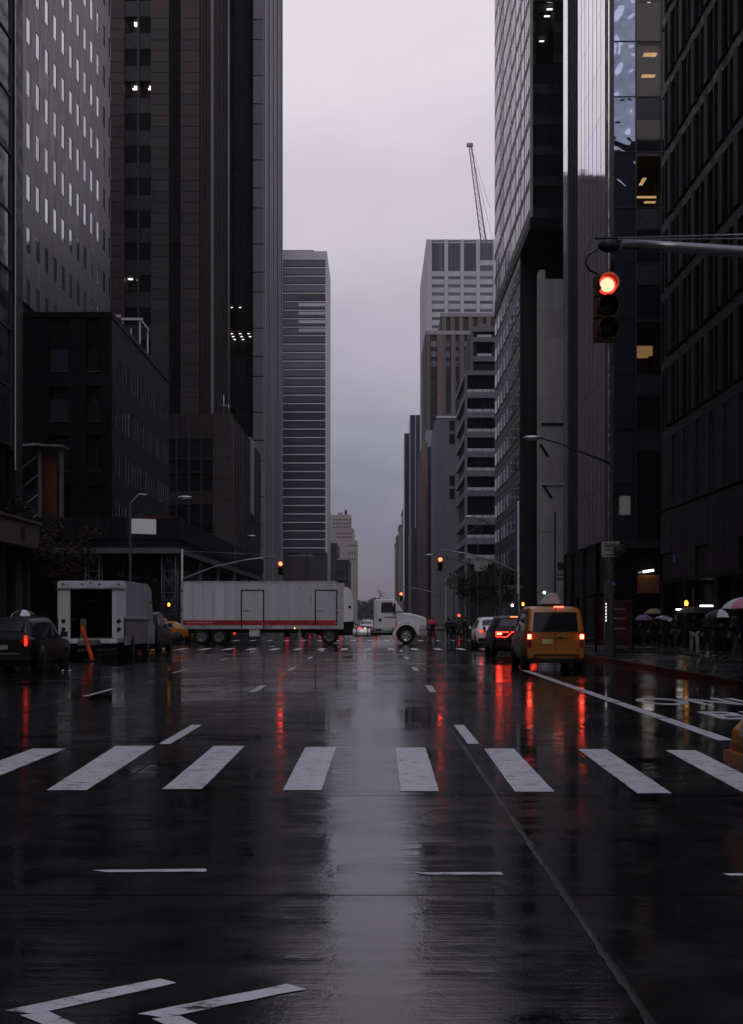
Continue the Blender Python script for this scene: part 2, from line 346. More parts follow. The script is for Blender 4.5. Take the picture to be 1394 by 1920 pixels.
GBLUE = GL('blue_reflective_glass', (.19, .23, .33), .9, .02, .11, .7, objvar=.15)
GWIN = GL('window_mirror_glass', (.40, .41, .47), 1.0, .05, .004, .8, objvar=.28)
GSKY = GL('mirror_glass', (.76, .75, .81), 1.0, .05, .002, .5, objvar=.06)
GSEMI = GL('coated_glass', (.20, .2, .24), .9, .04, .004, .6, objvar=.2)
GFAR = GL('far_glass', (.07, .075, .105), .5, .08, .0, objvar=.35)
STEEL = M('galvanised_steel', (.32, .32, .34), .4, .8, objvar=.1)
DSTEEL = M('dull_scaffold_steel', (.10, .10, .11), .55, .4, objvar=.1)
CHROME = M('bright_edge_trim', (.75, .75, .78), .25, .9, objvar=.05)
BLACK = M('black_metal', (.012, .012, .013), .4)
CONCE = M('pale_render', (.31, .30, .33), .7, var=.2, scale=1.2, objvar=.06, streak=True)
ROOM = M('room_interior', (.07, .06, .05), .8)
ORANGE = M('orange_netting', (.085, .022, .013), .8, var=.35, scale=3)
STONE = M('tan_stone', (.105, .085, .083), .65, var=.25, scale=1.5, objvar=.15, streak=True)
CLEARG = CLEAR('clear_window_glass')
LWHITE = EM('white_ceiling_light', (1, .93, .85), 4.0)
LWARM = EM('warm_ceiling_light', (1, .62, .25), 1.0); LDIM = EM('dim_warm_blind', (1, .6, .22), .35)

def lit_room(b, x0, x1, Y, z0, z1, lamps, lamp_mat=LWHITE, depth=2.6):
    """a real room behind clear glass: lamps = (x, y, z, dx, dy)"""
    r = MB(); y0, y1 = Y+.03, Y+depth; t = .03
    r.add([(x0, y0, z0), (x1, y0, z0), (x1, y1, z0), (x0, y1, z0), (x0, y0, z1), (x1, y0, z1), (x1, y1, z1), (x0, y1, z1)], [(0, 1, 2, 3), (4, 5, 6, 7), (3, 2, 6, 7), (0, 3, 7, 4), (1, 2, 6, 5)])
    ro = r.build('room', ROOM, b)
    for (x, y, z, dx, dy) in lamps: box(ro, 'ceiling_lamp', x-dx/2, x+dx/2, y-dy/2, y+dy/2, z-.06, z, lamp_mat)
    box(b, 'window_pane', x0, x1, Y-.03, Y, z0, z1, CLEARG)

# ================================================================== LEFT SIDE
# ---- near dark glass tower at the left edge
b = bld('glass_office_tower', (-17, 36, 0), 'near black glass office tower with a thin bright corner trim at the left edge')
box(b, 'wall', -48, -17.3, 18.8, 58.6, 9.5, 90, CORE)
for i in range(7):
    y = 57.45-2.9*(i+1)
    for k in range(14):
        z = 9.7+k*2.72
        o = box(b, 'window_pane', -17.28, -17.14, y+.06, y+2.84, z+.06, z+2.66, GDARK); o.rotation_euler = (random.uniform(-.004, .004), random.uniform(-.004, .004), random.uniform(-.006, .006))
for i in range(8): box(b, 'mullion', -17.26, -17.05, 57.45-2.9*i-.04, 57.45-2.9*i+.04, 9.5, 48.4, BRON)
for k in range(15): box(b, 'transom', -17.26, -17.08, 37, 57.4, 9.7+k*2.72-.05, 9.7+k*2.72+.05, BRON)
box(b, 'wall', -17.3, -17.1, 18.8, 37, 9.5, 90, GDARK); box(b, 'wall', -17.3, -17.1, 37, 57.4, 48.5, 90, GDARK)
box(b, 'corner_column', -17.8, -16.98, 57.76, 58.9, 0, 90, BLACK); box(b, 'corner_trim', -17.0, -16.96, 57.70, 57.75, 8.6, 90, WHITEB)
for i in range(6): box(b, 'column', -17.9, -17.2, 19.2+i*7.4, 20+i*7.4, .14, 9.5, DARKMET)
box(b, 'lobby_wall', -47, -21.5, 19, 58.4, .14, 9.5, GDARK)

# ---- stone terrace with a planter
b = bld('stone_terrace', (-19, 52, 0), 'tan stone terrace parapet topped with shrubs at far left', 'terrace')
z0, z1 = fz(1030, 60.5), fz(985, 60.5)
for i in range(13): box(b, 'stone_block', -17.9, -16.6, 41+i*1.5, 41+i*1.5+1.485, z0, z1, STONE, .015)
box(b, 'coping', -18.0, -16.5, 41, 60.55, z1, z1+.12, STONE); box(b, 'deck', -30, -17.9, 41, 60.5, z0+.1, z1-.1, STONE)
box(b, 'vent', -16.62, -16.57, 57.3, 57.9, z0+.35, z0+.85, BLACK)
for y in (44, 50, 56, 60): box(b, 'column', -17.6, -17.0, y-.3, y+.3, .14, z0, GRAN2)
LEAFG = M('leaf_green', (.016, .022, .012), .7, var=.4, objvar=.2)
LEAFR = M('leaf_bronze', (.03, .018, .014), .7, var=.5, objvar=.2)
def leaves(centres, n, size, mat, name, parent, seed=1):
    rnd = random.Random(seed); mb = MB()
    for _ in range(n):
        c, r = rnd.choice(centres)
        while True:
            d = Vector((rnd.uniform(-1, 1), rnd.uniform(-1, 1), rnd.uniform(-1, 1)))
            if .2 < d.length < 1: break
        p = Vector(c)+Vector((d.x*r[0], d.y*r[1], d.z*r[2])); s = size*rnd.uniform(.6, 1.4)
        u = Vector((rnd.gauss(0, 1), rnd.gauss(0, 1), rnd.gauss(0, .6))).normalized(); w = u.cross(Vector((rnd.gauss(0, 1), rnd.gauss(0, 1), rnd.gauss(0, 1)))).normalized()
        mb.add([p-u*s, p+w*s*.45, p+u*s, p-w*s*.45+Vector((0, 0, s*.15))], [(0, 1, 2, 3)])
    return mb.build(name, mat, parent)
for i in range(4):
    y = 47.5+i*3.4; sh = thing('planter_shrub', (-17.3, y, z1+.12), ['low green shrub at the near end of the stone terrace', 'second low shrub along the stone terrace', 'third low shrub along the stone terrace', 'spreading green shrub at the far end of the stone terrace'][i], 'shrub', 'shrubs on the stone terrace')
    leaves([((random.uniform(-.5, .5), random.uniform(-.9, .9), random.uniform(.2, .7)), (.5, .6, .4)) for _ in range(6)], 420, .09, LEAFG, 'foliage', sh, i)
    MB().tube([(0, 0, 0), (.1, .1, .5)], .03).tube([(0, .3, 0), (-.1, .5, .5)], .025).build('stem', GRAN2, sh)

# ---- low dark building under renovation (corner of the next block)
b = bld('dark_low_building', (-24, 96, 0), 'dark low corner building with ribbed metal side behind the scaffold shed')
XB, YB, ZB = -19.4, 90.0, 24.1
box(b, 'wall', -48, XB-.25, YB+.25, 115, .14, ZB-.4, DARKMET); box(b, 'roof_parapet', -48, XB+.05, YB-.05, 115, ZB-.4, ZB, DARKMET)
for k in range(5):
    zz = 20.6-3.64*k
    for xa, xb in ((-23.95, -22.6), (-21.2, -20.3), (-27.4, -26.0)):
        w = box(b, 'window', xa, xb, YB+.12, YB+.2, zz-.8, zz+.75, GBLUE if xa == -23.95 and k in (0, 1) else GDARK)
        box(w, 'sill', xa-.08, xb+.08, YB-.04, YB+.1, zz-.92, zz-.82, BRON)
    box(b, 'floor_band', -48, XB+.0, YB-.02, YB+.24, zz-1.9, zz-1.05, DARKMET)
for xa, xb in ((-22.5, -21.3), (-25.9, -24.05), (-20.2, XB), (-30.5, -27.5)): box(b, 'pier', xa, xb, YB, YB+.24, .2, ZB-.42, DARKMET)
rb = MB()
for i in range(60): y = 90.3+i*.41; rb.box(XB-.2, XB-.02, y, y+.16, .2, ZB-.42)
o = rb.build('metal_ribs', SPANG, b); o['kind'] = 'stuff'
rnd = random.Random(3)
for k in range(5):
    for i in range(20):
        if rnd.random() < .3: continue
        y = 91.1+i*1.2; zz = 20.3-3.64*k+rnd.uniform(-.1, .1); box(b, 'window_pane', XB-.06, XB, y, y+.42, zz-.9, zz+.9, GSEMI if rnd.random() < .3 else GDARK)
# roof frame with orange netting
b = bld('roof_scaffold_frame', (-21, 104, ZB), 'white steel frame with orange netting on the roof of the dark low building', 'scaffold')
for x in (-22.6, -21.2, -19.75):
    for y in (102.5, 106): box(b, 'post', x-.06, x+.06, y-.06, y+.06, ZB, 26.7, WHITEB)
box(b, 'roof_beam', -22.9, -21.35, 102.3, 102.5, 26.75, 26.95, WHITEB); box(b, 'roof_beam', -21.3, -19.5, 102.3, 102.5, 26.5, 26.7, WHITEB)
box(b, 'side_beam', -19.82, -19.66, 102.5, 106.2, 26.5, 26.66, WHITEB); box(b, 'netting', -22.4, -21.3, 102.62, 102.66, 24.2, 26.6, ORANGE)

# ---- grey tower with a punched window grid above it
b = bld('grey_office_tower', (-30, 107, 20), 'grey metal clad tower with a grid of small sky reflecting windows')
XA = -26.6
box(b, 'wall', -62, XA-.3, 92, 122.6, 20, 82, CORE)
for k in range(-6, 6):
    z0 = 45.55-4*k
    box(b, 'spandrel_band', XA-.3, XA, 91.95, 122.6, z0+1.95, z0+4.0, METP)
    for i in range(12):
        y = 93.3+2.6*i-1.6 if i else 91.95
        box(b, 'pier', XA-.3, XA+.0, y, 93.3+2.6*i, z0, z0+1.95, METP)
        if i < 11 or True:
            o = box(b, 'window_pane', XA-.08, XA-.03, 93.3+2.6*i, 93.3+2.6*i+1.0, z0, z0+1.95, GWIN); o.rotation_euler = (random.uniform(-.003, .003), random.uniform(-.003, .003), random.uniform(-.004, .004))
    box(b, 'pier', XA-.3, XA, 93.3+2.6*11+1.0, 122.6, z0, z0+1.95, METP)
box(b, 'corner_edge', -62, XA-.3, 91.7, 91.97, 20, 82, DARKMET)

# ---- sidewalk shed (tall scaffold bridge) round the corner
WOODB = M('shed_blue_black_boards', (.012, .0125, .0155), .6, spec=.08, objvar=.3)
sh = bld('sidewalk_shed', (-16, 100, .14), 'tall dark sidewalk shed with boarded parapet wrapping the left corner', 'scaffold')
ZT, ZM, ZL = 8.6, 7.1, 6.4
for i in range(11): box(sh, 'parapet_panel', -13.7-1.22*(i+1)+.006, -13.7-1.22*i-.006, 84.9, 84.98, ZM, ZT+random.uniform(-.05, .05), WOODB)
for i in range(26): box(sh, 'parapet_panel', -13.72, -13.64, 85.0+2.44*i+.01, 85.0+2.44*(i+1)-.01, ZM, ZT, WOODB)
box(sh, 'deck', -27.2, -13.75, 85, 89.6, ZL, ZM-.01, WOODB); box(sh, 'deck', -19.3, -13.75, 89.62, 148.5, ZL, ZM-.01, WOODB)
box(sh, 'front_beam', -27.2, -13.66, 84.85, 84.99, ZL-.28, ZL+.1, DSTEEL); box(sh, 'side_beam', -13.74, -13.6, 85, 148.5, ZL-.28, ZL+.1, DSTEEL)
def truss_tower(x, y):
    t = MB()
    for dx in (0, .95):
        for dy in (0, .9): t.tube([(x+dx, y+dy, .15), (x+dx, y+dy, ZL-.28)], .045, 6)
    for k in range(4):
        za = .4+k*1.5
        for dy in (0, .9):
            t.tube([(x, y+dy, za), (x+.95, y+dy, za)], .03, 5); t.tube([(x, y+dy, za), (x+.95, y+dy, za+1.4)], .025, 5); t.tube([(x+.95, y+dy, za), (x, y+dy, za+1.4)], .025, 5)
    t.build('scaffold_tower', DSTEEL, sh)
for x in (-14.9, -20.2, -25.8): truss_tower(x, 85.2)
for y in (96, 107, 118, 130, 142): truss_tower(-14.8, y)
box(sh, 'orange_rail', -16.9, -13.9, 85.3, 85.4, ZT, ZT+.12, ORANGE)
# construction hoist bay behind the shed parapet
ho = bld('hoist_enclosure', (-24, 88, ZM), 'steel framed hoist bay with orange netting panels on the shed deck', 'scaffold')
for px in (2, 34, 77, 117): X = fx(px, 88); box(ho, 'post', X-.13, X+.13, 87.7, 87.96, ZM, 13.9, DSTEEL)
for a, c_ in ((-6, 26), (82, 108)): box(ho, 'netting', fx(a, 88), fx(c_, 88), 88.0, 88.06, ZM, 13.5, ORANGE)
box(ho, 'canopy', fx(28, 88), fx(80, 88), 87.2, 89, 13.9, 14.05, STEEL, rot=(0, R(-3), 0)); box(ho, 'canopy', fx(80, 88), fx(124, 88), 87.2, 89, 13.86, 14.0, STEEL, rot=(0, R(2), 0))
mb = MB()
for k in range(4): mb.tube([(fx(36, 88), 87.9, 8+k*1.4), (fx(75, 88), 87.9, 9.2+k*1.4)], .03, 5)
mb.build('brace', STEEL, ho); box(ho, 'hoist_car', fx(42, 88), fx(70, 88), 88.2, 89.4, 8, 11, SPANG)

# ---- brown granite tower
b = bld('brown_granite_tower', (-26, 150, 0), 'tall brown granite tower with paired windows and vertical ribs')
YC = 150.0; X = lambda px: fx(px, YC)
box(b, 'wall', -62, X(375), YC+3, 182, .14, 118, CORE); box(b, 'wall', X(375), fx(429, 182), YC+7, 182, .14, 118, CORE)
box(b, 'wall', -62, X(205), YC, YC+3, .14, 118, GRAN2)
for xa, xb in ((205.4, 234), (284, 318), (340, 375)):
    for k in range(38): box(b, 'granite_block', X(xa), X(xb), YC-.35, YC+.5, 26+k*1.32+.02, 26+(k+1)*1.32-.02, GRAN, .012)
    box(b, 'pier', X(xa), X(xb), YC-.3, YC+.5, .14, 26, GRAN); box(b, 'pier', X(xa), X(xb), YC-.3, YC+.5, 26+38*1.32, 118, GRAN)
box(b, 'mullion', X(258), X(261), YC-.1, YC+.2, 20, 118, BRON)
lit = {0: [(250, 1.0), (252, .4)], 1: [], 2: [(247, .9), (252, .3), (277, .9), (281, .3)], 8: [(256, .8), (241, .2)]}
for k in range(-2, 14):
    zb = 73.2-3.96*k
    for (xa, xb) in ((234, 258), (261, 284)):
        box(b, 'spandrel', X(xa), X(xb), YC+.1, YC+.24, zb-1.84, zb, SPANG)
        ls = [(px, dy) for px, dy in lit.get(k, []) if xa < px < xb]
        if ls: lit_room(b, X(xa), X(xb), YC+.2, zb, zb+2.12, [(X(px), YC+1.2+dy, zb+2.0, .55, .45) for px, dy in ls])
        else: box(b, 'window_pane', X(xa), X(xb), YC+.15, YC+.22, zb, zb+2.12, GDARK)
    for q in range(2): box(b, 'window_pane', X(320.8), X(339.5), YC+.1, YC+.2, zb-1.84+q*1.98+.03, zb-1.84+(q+1)*1.98-.03, GDARK)
box(b, 'wall', X(284), X(321), YC+.5, YC+.6, 20, 118, GRAN2)
for i, (px, w, dy, mt) in enumerate([(376, 5, 0, GRAN2), (382, 4, .4, GRAN2), (387, 5, .9, GRAN2), (393, 2.5, 1.2, BRON), (396, 4.5, 1.0, CONC), (402, 5, 1.8, GRAN2), (408, 3, 2.4, BRON), (412, 5, 2.9, GRAN2), (418, 4, 3.6, GRAN2), (423, 5, 4.2, GRAN2)]):
    box(b, 'rib', fx(px, YC+dy), fx(px+w, YC+dy), YC+dy, YC+min(7.2, dy+1.4), .14, 118, mt)
for k in range(24): box(b, 'window_strip', X(375), fx(424, YC+5.3), YC+5.2, YC+5.4, 24+3.96*k, 24+3.96*k+2.4, GDARK)

# ---- its low podium
b = bld('brown_podium', (-20, 148, 0), 'low brown stone podium with large gridded windows below the granite tower')
YD = 146.0; X = lambda px: fx(px, YD); ZD = 26.0
box(b, 'wall', -40, X(435)-.1, YD+.4, 196, .14, ZD-.3, CORE)
for k in range(20): box(b, 'granite_block', X(400), X(435), YD-.3, YD+1.6, .2+k*1.29+.015, .2+(k+1)*1.29-.015, GRAN, .012)
for i, (a, c_) in enumerate(((318, 331), (332, 354), (355, 377), (378, 399.5))):
    box(b, 'stone_panel', X(a)+.02, X(c_)-.02, YD, YD+.4, fz(823, YD), ZD, GRAN2)
    box(b, 'stone_panel', X(a)+.02, X(c_)-.02, YD, YD+.4, fz(946, YD), fz(921, YD), GRAN2)
    for (p0, p1) in ((823, 859), (861, 884), (886, 920), (947, 982), (984, 1020)): box(b, 'window_pane', X(a)+.04, X(c_)-.04, YD+.2, YD+.3, fz(p1, YD), fz(p0, YD), GDARK)
for px in (331.5, 354.5, 377.5): box(b, 'mullion', X(px)-.1, X(px)+.1, YD-.08, YD+.3, 5, ZD-.2, BRON)
for py in (860, 885): box(b, 'transom', X(318), X(399.5), YD-.02, YD+.28, fz(py, YD)-.05, fz(py, YD)+.05, BRON)
for i in range(16):
    y = YD+1.8+i*3.05; box(b, 'fin', X(435)-.4, X(435), y, y+1.2+.5*(i % 3 == 0), .14, ZD-(.0 if i % 4 else .5), GRAN2)
    box(b, 'side_window', X(435)-.2, X(435)-.1, y+1.75, y+3.0, 2, ZD-2, GDARK)
box(b, 'light_pier', X(435)-.35, X(435)+.12, yx(470, X(435)), yx(475.5, X(435)), 16, ZD+.4, CONC)
mb = MB().tube([(-18.4, 148, ZD), (-18.4, 148, ZD+2.6)], .07, 6).tube([(-17.8, 148, ZD), (-17.8, 148, ZD+1.6)], .05, 6).tube([(-19, 148, ZD+1.4), (-17.5, 148, ZD+1.2)], .04, 5); mb.build('roof_mast', STEEL, b)

# ---- pale ribbed concrete tower with a recessed dark glass bay
b = bld('ribbed_concrete_tower', (-20, 190, 0), 'tall grey concrete tower with fine vertical ribs beside the open sky')
YE = 183.6; XE = -17.0; X = lambda px: fx(px, YE)
box(b, 'wall', -60, XE-.4, YE+3.2, 219.6, .14, 140, CORE); box(b, 'wall', -60, X(428), YE+1, YE+3, .14, 140, GRAN2)
rnd = random.Random(5)
for k in range(-4, 24):
    zb = fz(660, YE)-.2+3.96*k-24
    for i, (a, c_) in enumerate(((428, 444), (444, 460), (460, 475.2))):
        if k == 6 or (k == 7 and i < 2): 
            n_ = 3 if k == 6 and i < 2 else 2 if k == 6 else 1
            lit_room(b, fx(a, YE+1.2), fx(c_, YE+1.2), YE+1.2, zb, zb+3.9, [(fx(a+6+2*j, YE+1.2), YE+1.7+.6*j, zb+3.6-.3*j, .34, .2) for j in range(n_)], depth=1.9)
        else: box(b, 'window_pane', fx(a, YE+1.2), fx(c_, YE+1.2), YE+1.15, YE+1.3, zb+.02, zb+3.94, GDARK)
h = 0; k = 0
while h < 96:
    d = 3.0+1.2*((k*7) % 3); box(b, 'concrete_panel', X(475), XE, YE, YE+.9, h+.15, min(h+d, 98)-.02, CONC, .012); h += d; k += 1
box(b, 'concrete_panel', X(475), XE, YE, YE+.9, h+.1, 140, CONC)
for i in range(13): y = YE+1.1+i*2.75; box(b, 'rib', XE-.3, XE+(.12 if i % 3 else .3), y, y+(1.5 if i % 3 else .9), .14, 140, CONC if i % 3 != 1 else SPANG)
box(b, 'rib', XE-.5, XE+.25, 218.2, 219.7, .14, 140, CONC)
for k in range(24): box(b, 'side_glass', XE-.38, XE-.3, YE+1, 218.2, 4*k+1, 4*k+3.6, GFAR)

# ---- banded tower further on
b = bld('banded_white_tower', (-30, 500, 0), 'far tower with thin white floor bands and dark ribbon windows')
YF = 495.0; XF = -20.0; X = lambda px: fx(px, YF); top = fz(471, YF)
box(b, 'wall', -62, XF-.4, YF+.5, 535, .14, top-.5, CORE); box(b, 'penthouse', X(480), X(588), YF+4, 530, top, fz(463.5, YF), DARKMET)
row = MB(); pit = 3.425
for i in range(42): x = X(505)+i*((XF-.6-X(505))/42); row.box(x+.1, x+.49, YF+.3, YF+.4, .0, pit-.62)
rowm = row.mesh('window_row', GFAR); mul = MB()
for i in range(43): x = X(505)+i*((XF-.6-X(505))/42); mul.box(x-.06, x+.06, YF+.18, YF+.45, 0, pit-.6)
mulm = mul.mesh('mullion_row', SPANG)
SKYREF = M('reflection_panel', (.45, .45, .47), .6, objvar=.15)  # flat grey panels imitating a sky reflection in the tower's windows
for k in range(35):
    z = top-6.5-k*pit
    for nm, me in (('window_row', rowm), ('mullion_row', mulm)):
        o = bpy.data.objects.new(nm, me); attach(o, b, (0, 0, z+.62)); OFF[o.name] = Vector((0, 0, 0))
    if z > 20: box(b, 'floor_band', X(500), XF, YF-.15, YF+.5, z+pit-.42, z+pit, CONCL)
    if 5 <= k <= 8: box(b, 'reflection_panel', X(560), XF-.7, YF+.2, YF+.28, z+1.5, z+pit-.62, SKYREF)
    if k == 4: box(b, 'reflection_panel', X(560), XF-.7, YF+.2, YF+.28, z+.8, z+pit-.62, SPANG)
box(b, 'parapet', X(500), XF, YF-.1, YF+.5, top-3.05, top, CONCL); box(b, 'corner_pier', XF-.55, XF+.05, YF-.2, 534.9, .14, top, CONCL)
box(b, 'base', X(500), XF+.3, YF-.6, YF+.2, .14, fz(1036, YF), GRAN2)

# ---- cream pre-war block and brown neighbour far down on the left
b = bld('cream_setback_building', (-25, 1000, 0), 'distant cream apartment building with stepped setbacks and small dark windows')
YG = 1000.0; X = lambda px: fx(px, YG)
tiers = [(590, 658, 965), (590, 664, 992), (590, 670, 1014)]
prev = None
for i, (a, c_, p) in enumerate(tiers):
    box(b, 'wall', X(a), X(c_), YG-i*3, YG+40, 0, fz(p, YG), CREAM)
rows = [(973, 625, 656), (980, 625, 656), (987, 625, 656), (999, 632, 662), (1006, 632, 662), (1013, 645, 662), (1022, 655, 669), (1036, 655, 669), (1048, 655, 669)]
for q, (p, a, c_) in enumerate(rows):
    dy = 0 if p < 992 else 3 if p < 1014 else 6
    for px in range(a, c_, 5): box(b, 'window', X(px), X(px+2.2), YG-dy-.4, YG-dy-.1, fz(p+2.6, YG), fz(p, YG), DARKMET)
box(b, 'water_tank', X(646), X(651), YG+8, YG+11, fz(965, YG), fz(955, YG), DARKMET); box(b, 'roof_house', X(633), X(643), YG+6, YG+14, fz(965, YG), fz(960, YG), CREAM)
b = bld('brown_far_building', (-25, 640, 0), 'dark brown building below the cream apartment block at far left of the avenue')
box(b, 'wall', fx(560, 640), fx(654, 640), 640, 700, 0, fz(1048, 640), GRAN2); box(b, 'wall', fx(560, 640), fx(632, 640), 639, 690, 0, fz(1018, 640), GRAN2)
box(b, 'cornice', fx(560, 640), fx(655, 640), 639.2, 700, fz(1050, 640), fz(1047, 640), CONC)
for k in range(5):
    for px in range(604, 652, 6): box(b, 'window', fx(px, 640), fx(px+3, 640), 638.6, 638.9 if px < 630 else 639.9, fz(1140-k*17, 640), fz(1130-k*17, 640), GFAR)
# tower set back on a side street; only its mirror image shows, in the silver glass on the right
b = bld('set_back_tower', (-60, 485, 0), 'distant dark tower set back on the left, mirrored in the silver glass facade')
box(b, 'wall', -85, -38.8, 480, 491, 0, 173, GRAN2); box(b, 'parapet', -85, -38.6, 479.6, 491, 173, 175, GRAN2)
for k in range(6): box(b, 'roof_unit', -80+k*7.5, -77+k*7.5, 481, 488, 175, 176+(k*5 % 3)*.8, DARKMET)
b = bld('mid_block_building', (-30, 270, 0), 'dark mid rise block behind the ribbed concrete tower on the left')
box(b, 'wall', -60, -25.5, 250, 312, .14, 55, GRAN2)

# ================================================================== RIGHT SIDE
# ---- near dark building at the right edge
b = bld('dark_ribbed_building', (17, 45, 0), 'near dark building with vertical ribs and recessed floor lines at the right edge')
XR = 15.3
RIB = M('purple_grey_panel', (.026, .0245, .028), .5, .1, spec=.1, var=.2, objvar=.2, streak=True)
box(b, 'wall', XR+.3, 50, 18.8, 65.8, 3.7, 43.5, CORE); box(b, 'lobby_wall', XR+2.2, 50, 19, 65.6, .14, 3.7, GDARK)
box(b, 'wall', XR, XR+.3, 18.8, 40, 3.7, 43.5, DARKMET)
lv = [(3.67, 6.77, 'p'), (7.4, 11.1, 'r'), (11.75, 14.8, 'w')]+[(15.5+3.65*k, 15.5+3.65*k+3.0, 'w') for k in range(7)]+[(41.05, 43.4, 'w')]
for q, (z0, z1, kd) in enumerate(lv):
    for i in range(11):
        y0, y1 = 40+i*2.36, 40+(i+1)*2.36
        if kd == 'w':
            box(b, 'pier', XR-.05, XR+.3, y0, y0+.62, z0, z1, RIB); o = box(b, 'window_pane', XR+.18, XR+.26, y0+.62, y1, z0, z1, GDARK)
            box(b, 'mullion', XR-.02, XR+.2, y0+1.44, y0+1.52, z0, z1, BRON)
        elif kd == 'r':
            for j in range(2): box(b, 'ribbed_panel', XR+.02+.05*j, XR+.3, y0+j*1.18+.02, y0+(j+1)*1.18-.02, z0, z1, RIB)
        else:
            if i % 3 == 1: box(b, 'stone_panel', XR+.12, XR+.3, y0+.03, y1-.03, z0, z0+1.35, RIB); box(b, 'stone_panel', XR-.02, XR+.3, y0+.03, y1-.03, z0+1.4, z1, RIB)
            else: box(b, 'stone_panel', XR, XR+.3, y0+.03, y1-.03, z0, z1, RIB)
    box(b, 'floor_ledge', XR+.03, XR+.3, 40, 65.9, z1+.02, z1+.5, BLACK)
box(b, 'canopy_edge', XR-.15, XR+2.2, 19, 65.9, 3.45, 3.66, DARKMET)
for y in (44, 49.5, 55, 60.5, 65.2): box(b, 'column', XR-.1, XR+.5, y-.35, y+.35, .14, 3.45, DARKMET)
for (px, py, Y) in ((1275, 1143, 61), (1320, 1136, 60), (1334, 1136, 60)): x = fx(px, Y); box(b, 'shop_lamp', x-.18, x+.18, Y-.05, Y+.05, fz(py, Y)-.04, fz(py, Y)+.04, LWHITE)
box(b, 'blue_sign', XR-.06, XR-.01, yx(1267, XR), yx(1265, XR), 4.5, 4.9, EM('blue_glow', (.12, .15, .8), .03))

# ---- corner glass tower
b = bld('silver_glass_tower', (17, 95, 0), 'glass corner tower with a bright silver side and blue rippled front')
X2, Y2 = 16.5, 86.5
box(b, 'wall', X2+.4, 60, Y2+3.2, 107.6, .14, 92, CORE); box(b, 'wall', 26, 60, Y2, Y2+3.2, .14, 92, SPANG)
fl = [7.2+3.9*k for k in range(21)]
XS = lambda px: fx(px, Y2)
for k, z in enumerate(fl):
    o = box(b, 'rippled_pane', XS(1150), XS(1192), Y2, Y2+.06, z+.05, z+3.85, GBLUE)
    lamps = None
    if k == 8: lamps = [(XS(1224), Y2+1.1, z+3.5, .8, .5), (XS(1234), Y2+1.1, z+3.5, .3, .5), (XS(1222), Y2+1.6, z+2.2, .7, .4), (XS(1234), Y2+1.6, z+2.2, .3, .4)]; lm = LWARM
    if k == 9: lamps = [(XS(1221), Y2+1.2, z+3.1, .22, 1.4)]; lm = LWHITE
    if k == 6: lamps = [(XS(1211), Y2+1.0, z+2.2, .25, 1.4), (XS(1223), Y2+1.6, z+1.3, 1.6, .3), (XS(1232), Y2+1.8, z+1.0, 1.0, .3)]; lm = LWARM
    if k == 3: lamps = [(XS(1206), Y2+1.5, z+1.5, 1.4, .5)]; lm = LDIM
    if lamps:
        lit_room(b, XS(1194), XS(1240), Y2, z+.05, z+2.75 if k == 9 else z+3.6, [l_ for l_ in lamps], lm)
        if k == 9: box(b, 'window_pane', XS(1194), XS(1240), Y2, Y2+.06, z+2.8, z+3.85, GDARK)
        else: box(b, 'spandrel', XS(1194), XS(1240), Y2, Y2+.06, z+3.62, z+3.85, SPANG)
        if k == 3: box(b, 'lit_blind', XS(1196), XS(1226), Y2+.3, Y2+.34, z+1.3, z+2.0, LDIM)
    else:
        box(b, 'window_pane', XS(1194), XS(1240), Y2, Y2+.06, z+.05, z+2.3, GDARK); box(b, 'spandrel', XS(1194), XS(1240), Y2+.0, Y2+.06, z+2.34, z+3.85, SPANG if k % 3 else GDARK)
    for j in range(3): box(b, 'window_pane', XS(1240)+.1+j*1.95, XS(1240)+2.0+j*1.95, Y2, Y2+.06, z+.05, z+3.85, GDARK)
    box(b, 'transom', XS(1150), 26, Y2-.04, Y2-.005, z-.04, z+.04, BLACK)
    # silver street side: bays of glass, a dark recessed strip and the corner fin
    ya, yb, yc, yd = yx(1137, X2), yx(1085, X2), yx(1066, X2), yx(1058, X2)
    n_ = 7
    for j in range(n_):
        y0 = ya+(yb-ya)*j/n_; y1 = ya+(yb-ya)*(j+1)/n_
        o = box(b, 'silver_pane', X2-.06, X2, y0+.012, y1-.012, z+.012, z+3.888, GSKY); o.rotation_euler = (0, random.uniform(-.0025, .0025), random.uniform(-.002, .002))
    for j in range(n_+1): y0 = ya+(yb-ya)*j/n_; box(b, 'pane_joint', X2-.075, X2-.062, y0-.012, y0+.012, z, z+3.9, BRON)
    box(b, 'silver_pane', X2-.06, X2, yc, yd, z+.012, z+3.888, GSKY)
    box(b, 'recess_panel', X2+.1, X2+.2, yb, yc, z+.02, z+3.88, SPANG)
for j in range(6): y = yb+.3+(yc-yb-.5)*j/5; box(b, 'recess_fin', X2-.02, X2+.12, y, y+.12, 7, 90, BRON)
box(b, 'corner_fin', X2-.1, X2+.25, Y2-.12, ya-.02, .2, 90, BRON); box(b, 'corner_trim', X2-.16, X2-.1, Y2-.16, Y2-.08, .2, 90, CHROME)
box(b, 'vertical_trim', XS(1192), XS(1194), Y2-.1, Y2+.05, 7, 90, BRON); box(b, 'vertical_trim', XS(1239), XS(1241), Y2-.1, Y2+.05, 7, 90, BRON)
box(b, 'backing', X2+.2, X2+.4, Y2+.3, 107.6, .14, 92, CORE)
box(b, 'lobby_glass', X2+.2, 26, Y2+.4, Y2+.5, .14, 7, GDARK); box(b, 'lobby_wall', XS(1196), XS(1236), Y2-.1, Y2+.3, fz(1112, Y2), fz(1078, Y2), M('lobby_glow_panel', (.16, .06, .02), .6))  # brown lobby panel with the orange interior glow put into its colour
